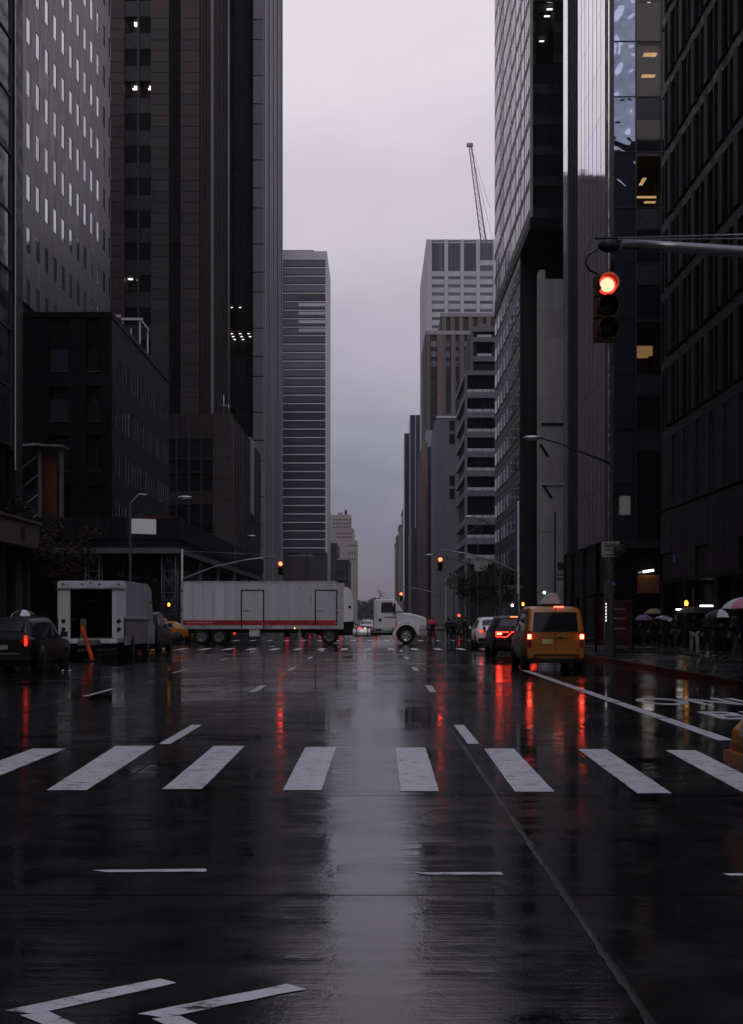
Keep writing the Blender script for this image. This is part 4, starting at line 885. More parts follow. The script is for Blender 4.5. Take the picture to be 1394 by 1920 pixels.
SEDAN = [(-2.4, .42, .86, .92, .80, .80, .66), (-2.33, .34, .92, .98, .87, .87, .74), (-1.75, .26, .96, 1.06, .90, .91, .74), (-1.0, .25, .95, 1.40, .91, .92, .60), (-.2, .24, .93, 1.45, .91, .92, .60), (.35, .24, .92, 1.41, .91, .92, .60), (1.15, .24, .92, 1.02, .91, .91, .72), (1.95, .27, .84, .93, .90, .88, .68), (2.25, .32, .74, .84, .86, .82, .62), (2.40, .38, .62, .70, .76, .72, .5)]
def sedan(name, loc, label, mat, rz, group=None, taxi=False, lit=''):
    t = thing(name, loc, label, 'taxi' if taxi else 'car', group, rz); c = Car(SEDAN); c.body('body', mat, t); c.top('rear_window', CARGL, t, -1.72, -1.03); c.top('windscreen', CARGL, t, 1.12, .38)
    for s in (1, -1):
        c.side('side_window', CARGL, t, -1.3, -.45, 4, .1, .86, s, y0t=-1.0); c.side('side_window', CARGL, t, -.38, .98, 4, .1, .84, s, y1t=.42)
        MB().box(s*.93-.05, s*.93+.14*s, .72, .84, .96, 1.1).build('wing_mirror', mat, t)
        for y in (-.43, .6): c.side('door_gap', RUB, t, y, y+.012, 3, .1, .98, s, .006)
        c.side('door_handle', mat, t, -.3, -.12, 3, .76, .84, s, .025)
        o = box(t, 'tail_light', s*.66-.16, s*.66+.16, -2.43, -2.28, .66, .82, TAILF if lit else TAILOFF, .02); box(t, 'headlight', s*.36-.14, s*.36+.14, 2.36, 2.415, .56, .68, HEADL, .03)
    box(t, 'front_bumper', -.82, .82, 2.2, 2.46, .28, .50, mat, .06); box(t, 'grille', -.2, .2, 2.36, 2.43, .5, .66, RUB, .01); box(t, 'rear_bumper', -.84, .84, -2.46, -2.2, .3, .52, mat, .06)
    if taxi: MB().prism([(-.3, 1.45), (.3, 1.45), (.24, 1.62), (-.24, 1.62)], 'y', -.25, .05).build('roof_light', WHITEB, t)
    common(t, c, .92, -1.4, 1.42, .33, RIMD); return t
sedan('crossing_taxi', (5.56, 10.2, 0), 'yellow taxi nosing into the crosswalk at the right edge', YEL, R(92), taxi=True)
sedan('yellow_taxi', (-14.6, 83.5, 0), 'yellow taxi half hidden behind the rear of the white trailer', YEL, R(80), taxi=True)
fc = [(-.9, 118, 'first silver car beyond the truck cab in the middle lane', SIL), (-.4, 134, 'dark car behind the silver one far up the middle lane', GRY), (-4.2, 124, 'far black car seen under the trailer, left of the middle lane', BLK), (-7.6, 116, 'far grey car seen under the trailer in the left lane', GRY), (-1.3, 160, 'small distant white car far up the avenue', WHT), (2.9, 150, 'far dark car in the lane right of the truck cab', BLK), (-4.3, 178, 'tiny distant grey car beside the white one', SIL), (-1.0, 205, 'most distant car with red lights up the avenue', BLK), (-7.4, 150, 'second far car in the left lane beyond the trailer', BLK)]
for i, (x, y, lb, mt) in enumerate(fc): sedan('distant_car', (x, y, 0), lb, mt, 0, 'cars far up the avenue', lit='y')

# ---- white step van, rear door open
t = thing('step_van', (-11.27, 51.3, 0), 'white step van with its rear doors open, parked at the left', 'van', rz=R(-.5))
VW = M('weathered_white_panel', (.52, .53, .58), .42, var=.3, scale=2.2, streak=True, rvar=.12, objvar=.03); VG = M('dirty_lower_panel', (.36, .35, .39), .5, var=.45, scale=2.5, objvar=.03)
hw, yr, yf, zt, zf = 1.33, -2.7, 2.1, 3.1, .82
box(t, 'roof', -hw, hw, yr, yf, zt-.1, zt, VW, .04); box(t, 'floor', -hw+.05, hw-.05, yr, yf, zf-.15, zf, STEEL)
for s in (-1, 1):
    box(t, 'side_panel', s*hw-.025, s*hw+.025, yr+.06, yf, 1.62, zt-.1, VW); box(t, 'lower_side_panel', s*hw-.02, s*hw+.02, yr+.06, yf, .5 if False else .55, 1.60, VG); box(t, 'rub_rail', s*hw-.03, s*hw+.05, yr+.06, yf, 1.58, 1.64, WHITEB)
    p = box(t, 'rear_post', s*.83, s*hw, yr-.03, yr+.08, zf, zt-.28, VW, .02)
    for z, m_ in ((1.50, TAILOFF), (1.18, RUB)): MB().lathe([(0, -.03), (.075, -.03), (.09, 0), (.09, .05)], 16, (s*1.10, yr-.03, z), 'y').build('round_light', m_ if False else RUB, t)
    MB().box(s*hw-.02, s*hw+.03, yr-.06, yr+.03, .9, 1.65).build('door_edge', RUB, t)
    MB().lathe([(0, 0), (.46, 0), (.46, -s*.05)], 22, (s*(hw+.026), -1.25, .48), 'x').build('wheel_arch', RUB, t); wheel(t, s*(hw-.16), -1.25, .40, .28, RIM, s); wheel(t, s*(hw-.16), 2.3, .40, .26, RIM, s)
box(t, 'rear_header', -hw, hw, yr-.05, yr+.1, zt-.3, zt-.02, VW, .03); box(t, 'header_gutter', -hw-.02, hw+.02, yr-.1, yr-.04, zt-.33, zt-.29, STEEL)
for x in (-1.1, -.35, .35, 1.1): box(t, 'marker_lamp', x-.05, x+.05, yr-.08, yr-.05, zt-.16, zt-.11, RUB)
box(t, 'rear_lamp', -.06, .06, yr-.1, yr-.03, zt-.05, zt+.02, WHITEB)
box(t, 'rear_bumper', -1.1, 1.1, yr-.3, yr+.02, .62, .80, VW, .02); box(t, 'step_plate', -.45, .45, yr-.34, yr-.3, .55, .78, STEEL); box(t, 'bulkhead', -hw+.05, hw-.05, yf-.1, yf, zf, zt-.1, BLACK)
for s in (-1, 1):
    for z in (1.55, 2.35): box(t, 'shelf', s*1.25, s*.85, yr+.5, yf-.2, z, z+.03, STEEL)
    box(t, 'inner_lining', s*1.28, s*1.295, yr+.1, yf-.1, zf, zt-.12, BLACK)
MB().prism([(yf, .5), (yf+1.55, .5), (yf+1.6, 1.2), (yf+1.2, 1.5), (yf+.75, 2.85), (yf, zt-.02)], 'x', -hw+.02, hw-.02).build('cab', VW, t)
box(t, 'cab_door', hw-.02, hw+.012, yf+.1, yf+.95, .7, 1.55, VW); MB().prism([(yf+.12, 1.6), (yf+1.0, 1.6), (yf+.66, 2.6), (yf+.12, 2.6)], 'x', hw-.015, hw+.006).build('cab_window', CARGL, t)
MB().tube([(hw, yf+1.1, 2.3), (hw+.3, yf+1.25, 2.3)], .02, 5).box(hw+.22, hw+.42, yf+1.22, yf+1.27, 1.9, 2.4).build('wing_mirror', RUB, t)
MB().box(-1.0, 1.0, yr+.2, yf+1.3, .42, .56).build('chassis', RUB, t)
box(t, 'cargo_board', -.5, -.28, yr+.3, yr+.36, zf, 1.6, M('cardboard', (.16, .11, .07), .8))
# ---- fallen orange channelizer post
t = thing('orange_post', (-10.68, 46.05, 0), 'leaning orange traffic post behind the step van', 'traffic post')
OR = M('traffic_orange', (.75, .08, .015), .45, objvar=0)
MB().lathe([(.0, .0), (.28, 0), (.28, .05), (.14, .07), (.0, .07)], 8).build('base', RUB, t)
o = MB().lathe([(.075, .0), (.085, .3), (.075, .32), (.072, .9), (.085, .95), (.06, 1.28), (.03, 1.33), (0, 1.34)], 14).build('tube', OR, t); o.rotation_euler = (R(6), R(-16), 0); o.location = (.02, 0, .05)
for z in (.52, .78): q = MB().lathe([(.079, z), (.079, z+.09)], 14).build('band', M('band_reflective', (.6, .12, .05), .3), o)

# ---- tractor and trailer crossing the avenue
TW = M('trailer_white', (.50, .50, .55), .45, var=.14, scale=1.2, streak=True, objvar=.05); TRED = M('trailer_red_stripe', (.36, .03, .04), .5, var=.2)
ALU = M('aluminium_rail', (.5, .5, .52), .35, .7, objvar=.05)
t = thing('delivery_truck', (0, 78, 0), 'white tractor and refrigerated trailer with a red stripe crossing the avenue', 'truck')
x0, x1 = -12.2, -2.05; yn, yff = -1.25, 1.3; zb, ztp = .95, 3.95
n_ = 15
box(t, 'trailer_body', x0, x1, yn+.03, yff, zb+.1, ztp-.02, TW)
for i in range(n_):
    xa = x0+(x1-x0)*i/n_; xb = x0+(x1-x0)*(i+1)/n_; box(t, 'side_panel', xa+.008, xb-.008, yn, yn+.03, 1.505, ztp-.1, TW); box(t, 'seam_strip', xa-.018, xa+.018, yn-.012, yn-.001, 1.52, ztp-.1, ALU); box(t, 'red_stripe', xa+.004, xb-.004, yn-.004, yn+.03, 1.19, 1.50, TRED)
box(t, 'top_rail', x0, x1, yn-.02, yff+.02, ztp-.1, ztp, ALU); box(t, 'bottom_rail', x0, x1, yn-.02, yn+.05, zb, 1.185, ALU); box(t, 'corner_post', x0-.02, x0+.12, yn-.03, yn+.04, zb, ztp, ALU); box(t, 'corner_post', x1-.42, x1, yn-.02, yn+.04, zb, ztp, ALU)
for a, c_ in ((453.5, 495), (592, 632)):
    xa, xb = fx(a, 76.8), fx(c_, 76.8); za, zc = 1.0 if a < 500 else 1.2, 3.38
    d = box(t, 'side_door', xa, xb, yn-.035, yn-.005, za, zc, TW)
    box(d, 'red_stripe', xa+.04, xb-.04, yn-.045, yn-.034, 1.19, 1.50, TRED)
    for q in (xa, xb): box(d, 'frame', q-.04, q+.04, yn-.06, yn-.01, za, zc, RUB)
    box(d, 'frame', xa, xb, yn-.06, yn-.012, zc-.03, zc+.04, RUB); box(d, 'handle', xa+.1, xa+.5, yn-.08, yn-.04, 2.1, 2.14, STEEL)
    for z in (1.3, 2.1, 2.9): box(d, 'hinge', xb-.16, xb+.05, yn-.075, yn-.04, z, z+.06, STEEL)
for i in range(12): box(t, 'lettering_streak', fx(352+i*4, 76.8), fx(352+i*4+3, 76.8), yn-.010, yn-.003, 1.33, 1.37, WHITEB)
MB().prism([(x1, 1.4), (x1+.62, 1.45), (x1+.62, 2.6), (x1+.42, 3.45), (x1+.2, 3.6), (x1, 3.6)], 'y', yn+.25, yff-.25).build('refrigeration_unit', WHT, t)
box(t, 'unit_vent', x1+.3, x1+.46, yn+.235, yn+.25, 2.25, 2.42, RUB)
box(t, 'trailer_frame', x0+.3, x1-.2, -.55, .55, .7, zb+.1, RUB); box(t, 'unit_skirt', x1-.1, x1+.62, -.7, .7, .75, 1.4, RUB)
for x in (-10.95, -9.85):
    for s in (-1, 1): 
        w_ = wheel(t, x, 0, .5, .3, RIMT, 1); w_.rotation_euler = (0, 0, R(90)); w_.location = (x, s*1.02, .5)
        if s < 0: w_.rotation_euler = (0, 0, R(-90))
for x in (-2.95, ):
    for s in (-1, 1): w_ = wheel(t, x, 0, .52, .55, RIMT, 1); w_.location = (x, s*.98, .52); w_.rotation_euler = (0, 0, R(-90) if s < 0 else R(90))
box(t, 'landing_leg', -4.9, -4.75, yn+.35, yn+.5, .25, .95, STEEL); box(t, 'side_box', -7.95, -7.3, yn+.05, yn+.6, .5, .95, WHITEB)
box(t, 'mud_flap', -11.75, -11.7, yn, yn+.6, .2, .9, RUB)
for px in (440, 481): x = fx(px, 77); box(t, 'small_light', x-.07, x+.07, yn+.3, yn+.36, .62, .82 if px > 450 else .72, TAILF)  # red boxes standing in for tail lights of cars beyond the trailer
for px in (553, 685 ): x = fx(px, 76.8); box(t, 'small_light', x-.03, x+.03, yn-.05, yn, .98, 1.03, EM('amber_marker', (1, .5, .15), 5))
# tractor (faces right)
fr = lambda px: fx(px, 76.9)
box(t, 'chassis', -3.8, 2.9, -.45, .45, .55, .85, RUB)
cab = MB().prism([(fr(702), .95), (fr(738), .95), (fr(745), 1.5), (fr(744), 2.05), (fr(757), 2.0), (fr(752), 2.25), (fr(742), 2.78), (fr(737), 2.82), (fr(706), 2.82), (fr(702), 2.72)], 'y', -1.12, 1.12).build('cab', WHT, t)
md = cab.modifiers.new('edge', 'BEVEL'); md.width = .06; md.segments = 2; md.limit_method = 'ANGLE'
MB().prism([(fr(714.5), 1.98), (fr(741), 1.98), (fr(739), 2.25), (fr(735), 2.62), (fr(716), 2.62)], 'y', -1.14, -1.1).build('side_window', CARGL, t)
MB().add([(fr(742.5), -1.0, 2.72), (fr(742.5), 1.0, 2.72), (fr(756), 1.0, 2.04), (fr(756), -1.0, 2.04)], [(0, 1, 2, 3)]).build('windscreen', CARGL, t); t.children[-1].location = (.03, 0, .02)
hood = MB().prism([(fr(744), 1.05), (fr(744), 2.0), (fr(770), 1.93), (fr(795), 1.72), (fr(800), 1.6), (fr(800), .95), (fr(782), .9), (fr(779), 1.2), (fr(768), 1.38), (fr(756), 1.36), (fr(747), 1.1)], 'y', -1.02, 1.02).build('hood', WHT, t)
md = hood.modifiers.new('edge', 'BEVEL'); md.width = .07; md.segments = 3; md.limit_method = 'ANGLE'
ar = [(fr(762)+.86*math.cos(a), .55+.86*math.sin(a)) for a in [math.pi*(.02+.98*i/12) for i in range(13)]]+[(fr(762)+.66*math.cos(a), .55+.66*math.sin(a)) for a in [math.pi*(1-.98*i/12) for i in range(13)]]
MB().prism(ar, 'y', -1.16, -.7).build('wheel_arch', WHT, t); MB().prism(ar, 'y', .7, 1.16).build('wheel_arch', WHT, t)
for s in (-1, 1): w_ = wheel(t, fr(762), 0, .53, .3, RIM, 1); w_.location = (fr(762), s*.98, .53); w_.rotation_euler = (0, 0, R(-90) if s < 0 else R(90))
box(t, 'front_bumper', fr(782), fr(801), -1.1, 1.1, .5, .92, SIL, .05); box(t, 'headlight', fr(787), fr(799), -1.06, -.8, 1.0, 1.22, HEADL, .03); box(t, 'inner_wheel_well', fr(748), fr(778), -.98, .98, .5, 1.2, RUB)
for z in (.38, .74): box(t, 'step', fr(700), fr(735), -1.15, -.8, z, z+.05, ALU)
MB().lathe([(0, fr(662)), (.24, fr(662)), (.26, fr(663)), (.26, fr(694)), (.24, fr(695)), (0, fr(695))], 18, (0, -.88, .72), 'x').build('fuel_tank', M('polished_tank', (.85, .85, .88), .3, .2, objvar=0), t)
for px in (668, 689): MB().lathe([(.268, fr(px)), (.268, fr(px)+.06)], 18, (0, -.88, .72), 'x').build('tank_strap', RUB, t)
MB().prism([(fr(706), 3.44), (fr(708.5), 3.48), (fr(733), 3.0), (fr(734), 2.86), (fr(721), 2.86)], 'y', -.95, .95).build('air_deflector', WHT, t)
MB().tube([(fr(712), -.7, 2.8), (fr(714), -.7, 3.2)], .03, 5).tube([(fr(712), .7, 2.8), (fr(714), .7, 3.2)], .03, 5).build('deflector_bracket', RUB, t)
MB().tube([(fr(741), -1.1, 2.5), (fr(742), -1.35, 2.5)], .02, 5).box(fr(738), fr(742), -1.42, -1.3, 1.9, 2.55).build('wing_mirror', RUB, t); box(t, 'door_handle', fr(710.5), fr(715.5), -1.15, -1.12, 1.42, 1.62, RUB, .01)
box(t, 'door_gap', fr(705.5), fr(706), -1.13, -1.115, 1.0, 2.7, RUB); box(t, 'door_gap', fr(743.5), fr(744), -1.13, -1.115, 1.0, 2.0, RUB); box(t, 'door_mark', fr(720), fr(744), -1.128, -1.12, 1.66, 1.72, GRY); box(t, 'exhaust_stack', fr(700), fr(703), .6, .75, .9, 2.7, STEEL)
MB().tube([(fr(700), -.4, 1.0), (fr(672), -.3, 1.15), (fr(655), -.2, 1.5)], .03, 6).build('air_hose', RUB, t)

# ================================================================== STREET FURNITURE
POLE = M('dark_painted_pole', (.022, .022, .025), .45, .2); ARM = M('grey_mast_arm', (.22, .22, .24), .35, .7, objvar=.05); SIGY = M('signal_housing', (.06, .024, .006), .45, objvar=.05); LENS = M('dark_lens', (.006, .006, .006), .5, spec=.1); REDRIM = EM('red_signal_rim', (1, .03, .018), 2.2)
REDC = EM('red_signal_core', (1, .30, .17), 5); REDF = EM('far_red_signal', (1, .045, .016), 17); HAND = EM('amber_hand', (1, .42, .05), 3.0)
# LED dots in the near lens
def led(m):
    n = m.node_tree.nodes; l = m.node_tree.links; p = n['Principled BSDF']; t = n.new('ShaderNodeTexCoord'); v = n.new('ShaderNodeTexVoronoi'); v.inputs['Scale'].default_value = 62; l.new(t.outputs['Object'], v.inputs['Vector'])
    r = n.new('ShaderNodeMapRange'); r.inputs[1].default_value = .25; r.inputs[2].default_value = .6; r.inputs[3].default_value = 4.2; r.inputs[4].default_value = 2.6; l.new(v.outputs['Distance'], r.inputs[0]); l.new(r.outputs[0], p.inputs['Emission Strength'])
led(REDC)
def signal_head(name, loc, label, lit=REDC, rz=0, s=1.0, group=None):
    t = thing(name, loc, label, 'traffic light', group, rz)
    for k in range(3):
        zc = .36-k*.36; box(t, 'section', -.19*s, .19*s, -.02, .18, (zc-.175)*s, (zc+.175)*s, SIGY, .015)
        MB().lathe([(0, -.055), (.09*s, -.05), (.145*s, -.03), (.155*s, -.02)], 24, (0, 0, zc*s), 'y').build('lens', (REDRIM if lit is REDC else lit) if k == 0 else LENS, t)
        if k == 0 and lit is REDC: MB().lathe([(0, -.066), (.07*s, -.064), (.112*s, -.056), (.118*s, -.045)], 24, (0, 0, zc*s), 'y').build('lens_core', lit, t)
        a0 = [(-.168*s*math.cos(a), zc*s+.168*s*math.sin(a)) for a in [R(-38)+R(256)*i/16 for i in range(17)]]; a1 = [(x*.95, zc*s+(z-zc*s)*.95) for x, z in a0[::-1]]
        v = MB(); v.prism(a0+a1, 'y', -.24*s, -.02); v.build('visor', SIGY, t)
    return t
t = thing('signal_mast', (9.6, 18.6, 0), 'grey signal mast arm reaching in from the right above the street', 'signal mast')
zA = lambda px, py: fz(py, 18.6)
X0 = fx(1122, 18.6)-9.6
MB().lathe([(.22, 0), (.22, .3), (.13, .45), (.11, 7.4), (0, 7.45)], 16).build('pole', ARM, t)
MB().tube([(0, 0, zA(0, 500)), (X0+3.6, 0, zA(0, 484)), (X0+1.2, 0, zA(0, 463.5)), (X0+.35, 0, zA(0, 458))], [.11, .098, .082, .075], 14).build('arm', ARM, t)
MB().ell((X0+.16, 0, zA(0, 461)), (.17, .10, .10)).tube([(X0+.1, 0, zA(0, 456)), (X0+.1, 0, zA(0, 442))], .02, 6).tube([(X0-.05, 0, zA(0, 447)), (X0+.3, 0, zA(0, 447))], .018, 6).build('arm_end', POLE, t)
MB().tube([(X0+.05, 0, zA(0, 447)), (0, .02, zA(0, 425))], .012, 5).tube([(X0+.2, .05, zA(0, 448)), (0, .06, zA(0, 440))], .012, 5).build('guy_wire', STEEL, t)
MB().tube([(X0+.22, 0, zA(0, 470)), (X0+.22, 0, zA(0, 508))], .03, 8).build('hanger', POLE, t)
pts = [(X0-.02, -.03, zA(0, 468)), (X0-.16, -.05, zA(0, 480)), (X0-.2, -.05, zA(0, 495)), (X0-.14, -.05, zA(0, 508)), (X0-.0, -.04, zA(0, 516))]
MB().tube(pts, .018, 6).build('cable', BLACK, t)
signal_head('traffic_light', (fx(1138, 18.5), 18.5, fz(577, 18.5)), 'large near traffic light glowing red at the upper right', s=.92)

def mast(loc, sgn, tip, z_tip, label, z_pole, py_off=0, bow=.55):
    t = thing('signal_mast', loc, label, 'signal mast', 'far signal masts')
    MB().lathe([(.2, 0), (.2, .3), (.1, .4), (.085, z_pole), (0, z_pole+.05)], 12).build('pole', ARM, t)
    z0 = z_tip-1.55; MB().tube([(0, 0, z0), (tip*.35, 0, z0+.85), (tip*.7, 0, z_tip-.22), (tip, 0, z_tip)], [.085, .07, .06, .05], 8).build('arm', ARM, t)
    MB().tube([(0, 0, z_pole-.1), (tip, 0, z_tip+.08)], .012, 4).build('guy_wire', STEEL, t); return t
Yl, Yr = 83.0, 84.0
mast((fx(342, Yl), Yl, 0), 1, fx(520, Yl)-fx(342, Yl), fz(1043, Yl), 'left signal mast arching from behind the white trailer', fz(1030, Yl))
signal_head('traffic_light', (fx(527, Yl), Yl-.2, fz(1066, Yl)), 'red traffic light at the tip of the left arched mast', REDF, s=.86, group='far traffic lights')
mast((fx(972, Yr), Yr, 0), -1, fx(826, Yr)-fx(972, Yr), fz(1031, Yr), 'right signal mast arching left over the far crossing', fz(940, Yr))
signal_head('traffic_light', (fx(825.5, Yr), Yr-.2, fz(1058, Yr)), 'red traffic light at the tip of the right arched mast', REDF, s=.86, group='far traffic lights')
mast((9.5, 168, 0), -1, -5.9, fz(1100, 168), 'small distant signal mast at the following crossing', fz(1085, 168))
signal_head('traffic_light', (fx(752.5, 168), 167.8, fz(1119, 168)), 'tiny distant red traffic light near the end of the street', REDF, s=1.1, group='far traffic lights')
signal_head('traffic_light', (fx(861, 150), 150, fz(1164, 150)+.3), 'low distant red traffic light above the dark crowd on the right', EM('dim_red_signal', (1, .04, .015), 8), s=1.0, group='far traffic lights')

def ped_signal(px, py, Y, label, side=1, ground=.14, pole=True):
    x, z = fx(px, Y), fz(py, Y); t = thing('pedestrian_signal', (x, Y, ground), label, 'pedestrian signal', 'pedestrian signals'); h = z-ground
    box(t, 'housing', -.21, .21, 0, .2, h-.21, h+.21, RUB, .02)
    p = MB().box(-.075, .075, -.03, 0, h-.14, h+.0)
    for i in range(4): p.box(-.075+i*.04, -.048+i*.04, -.03, 0, h+.002, h+.11-(.03 if i in (0, 3) else 0))
    p.add([(.078, -.02, h-.08), (.12, -.02, h-.01), (.105, -.02, h+.01), (.078, -.02, h-.03)], [(0, 1, 2, 3)]); p.build('lit_hand', HAND, t)
    MB().box(-.23, .23, -.14, 0, h+.21, h+.225).build('visor', RUB, t)
    if pole: MB().tube([(side*.36, .1, 0), (side*.36, .1, h+.7)], .06, 8).tube([(side*.36, .1, h), (side*.2, .1, h)], .03, 6).build('post', POLE, t)
    return t
ped_signal(317, 1133, 84.6, 'lit orange hand signal left of the white trailer', 1); ped_signal(981, 1132, 83.5, 'lit orange hand signal above the black sport utility car', -1); ped_signal(1287, 1130, 57, 'lit orange hand signal among the umbrellas on the right', 1)

def lamp_post(loc, h, arm, label, rise=.25, short=False, group='street lamps', lum=None):
    t = thing('street_lamp', loc, label, 'street lamp', group); s = 1 if arm > 0 else -1
    MB().lathe([(.2, 0), (.19, .5), (.1, .6), (.075, h-.2), (0, h-.15)], 12).build('pole', POLE, t)
    MB().tube([(0, 0, h-.95), (arm*.3, 0, h-.55), (arm*.65, 0, h-.22+rise*.2), (arm*.86, 0, h-.08+rise*.3)], [.05, .042, .036, .032], 8).build('arm', POLE, t)
    a, zc = arm*.86, h-.08+rise*.3; MB().ell((a+s*.32, 0, zc+.02), (.42, .16, .085)).build('lamp_head', ALU, t); MB().ell((a+s*.36, 0, zc-.05), (.26, .12, .05)).build('lamp_glass', M('lamp_lens', (.5, .5, .5), .2), t)
    if short: MB().tube([(0, 0, h-.6), (.12, 0, h-.15), (.45, 0, h+.25), (.75, 0, h+.28)], .028, 6).ell((.8, 0, h+.24), (.2, .1, .05)).build('short_arm', ALU, t)
    return t
t = lamp_post((9.58, 50, .14), fz(826, 50)-.14, fx(993, 50)-9.58, 'near street lamp with a long arm reaching left over the right lane', rise=.6)
box(t, 'junction_box', .32, .75, -.15, .15, fz(973, 50), fz(937, 50), M('pale_box', (.5, .49, .45), .5), .03); MB().box(.05, .35, -.03, .03, fz(960, 50), fz(955, 50)).build('box_bracket', POLE, t)
s_ = thing('bus_lane_sign', (9.58, 49.85, fz(1045, 50)), 'white bus lane sign on the near street lamp pole', 'sign')
SIGNW = M('sign_white', (.33, .31, .30), .5, objvar=0); SIGNT = M('sign_ink', (.03, .03, .03), .5)
xa, xb = fx(1127, 50)-9.58, fx(1160, 50)-9.58; hgt = fz(1018, 50)-fz(1047, 50)
box(s_, 'plate', xa, xb, -.03, 0, 0, hgt, SIGNW, .008); text_obj('lettering', 'BUSES', .17, SIGNT, s_, ((xa+xb)/2, -.034, hgt*.80), (R(90), 0, 0)); text_obj('lettering', 'ONLY', .17, SIGNT, s_, ((xa+xb)/2, -.034, hgt*.48), (R(90), 0, 0))
for z in (.12, .64): box(s_, 'text_line', xa+.12, xb-.12, -.034, -.03, hgt*z, hgt*z+.04, SIGNT)
s_ = thing('round_sign', (fx(1163, 49.6), 49.6, fz(1032, 49.6)), 'dark round sign beside the white bus lane sign', 'sign')
MB().lathe([(0, 0), (.26, 0), (.27, .01), (.26, .025), (0, .025)], 24, axis='y').build('disc', RUB, s_); MB().lathe([(.12, -.004), (.14, -.004), (.14, .0)], 20, axis='y').build('emblem', GRY, s_); MB().tube([(0, .05, .2), (-.12, .2, .2)], .02, 5).build('bracket', POLE, s_)
t = lamp_post((fx(245, 72.5), 72.5, .0), fz(935, 72.5), fx(352, 72.5)-fx(245, 72.5), 'left street lamp with one long and one short arm above the step van', short=True, rise=.5)
t.location.z = 0
s_ = thing('blank_sign', (fx(270, 72.2), 72.2, fz(1001, 72.2)), 'blank white rectangular sign on the left street lamp', 'sign')
w_ = fx(293, 72.2)-fx(247, 72.2); MB().add([(-w_/2, 0, .02), (w_/2, 0, -.03), (w_/2, 0, .86), (-w_/2, 0, .9), (-w_/2, .03, .02), (w_/2, .03, -.03), (w_/2, .03, .86), (-w_/2, .03, .9)], [(0, 1, 2, 3), (7, 6, 5, 4), (0, 4, 5, 1), (1, 5, 6, 2), (2, 6, 7, 3), (3, 7, 4, 0)]).build('panel', M('blank_white_board', (.9, .9, .95), .45, objvar=0, var=.06), s_); box(s_, 'bracket', -w_/2-.1, w_/2-.2, .035, .08, .4, .46, POLE)
lamp_post((-13.6, 118, .14), fz(1008, 118), fx(470, 118)+13.6, 'far left street lamp with its head above the trailer roof', rise=.3)
lamp_post((9.7, 96, .14), fz(973, 96), fx(880, 96)-9.7, 'street lamp on the right beyond the far crossing', rise=.3)
lamp_post((9.7, 128, .14), fz(1072, 128)+1.6, fx(800, 128)-9.7, 'smaller distant street lamp on the right pavement', rise=.3)
def sign_pole(px, Y, ztop, label, parts, arm=None):
    t = thing('sign_pole', (fx(px, Y), Y, .14), label, 'sign pole'); MB().lathe([(.16, 0), (.15, .3), (.07, .4), (.065, ztop), (0, ztop+.03)], 10).build('pole', POLE, t)
    for (dx, z, w, h, m_, nm) in parts: box(t, nm, dx-w/2, dx+w/2, -.12, -.09, z-h/2-.14, z+h/2-.14, m_, .005)
    if arm: box(t, 'cross_arm', arm[0], arm[1], -.05, .05, arm[2]-.04, arm[2]+.04, ARM)
    return t
Yp = 66.0
sign_pole(1041, Yp, fz(965, Yp), 'tall pole with a cross arm and stacked small signs behind the taxi van', [(.28, fz(1062, Yp), .34, .42, RUB, 'disc_sign'), (.2, fz(1078, Yp), .5, .12, GRY, 'street_sign'), (.2, fz(1086, Yp), .5, .12, GRY, 'street_sign'), (.3, fz(1095, Yp), .3, .16, SIGNW, 'plate')], (fx(1010, Yp)-fx(1041, Yp), fx(1056, Yp)-fx(1041, Yp), fz(997, Yp)-.14))
Yp = 92.0
sign_pole(966, Yp, fz(1050, Yp), 'pole with a one way arrow sign beyond the black car', [(0, fz(1101, Yp), 1.2, .3, GRY, 'arrow_sign')])
sign_pole(896, 110, fz(1020, 110), 'pole with a hanging pale notice sign on the right', [(.3, fz(1062, 110), 1.2, .9, SIGNW, 'plate'), (-.2, fz(1044, 110), 1.9, .14, ALU, 'strip')])
sign_pole(852, 130, fz(1080, 130), 'thin distant sign pole with a small grey plate', [(0, fz(1096, 130), .8, .7, GRY, 'plate')])
sign_pole(576, 88, fz(1037, 88), 'pole with twin camera arms above the trailer', [(-.9, fz(1038, 88), 1.0, .12, RUB, 'camera_box'), (.9, fz(1040, 88), 1.0, .12, RUB, 'camera_box')], (fx(565, 88)-fx(576, 88)-.9, fx(616, 88)-fx(576, 88), fz(1042, 88)-.14))
for (px, py, Y, lb) in ((1021, 1111, 70, 'small bright lamp left of the taxi roof sign'), (961, 1135, 72, 'small bright lamp above the white car')):
    t = thing('festoon_lamp', (fx(px, Y), Y, fz(py, Y)), lb, 'lamp'); MB().ell((0, 0, 0), (.075, .075, .075)).build('bulb', EM('white_bulb', (1, .95, .9), 9), t); MB().tube([(0, 0, .07), (0, 0, .2)], .03, 6).tube([(-2.4, .0, -.9), (0, 0, .18), (2.6, 0, 1.1)], .012, 4).build('cable', POLE, t)
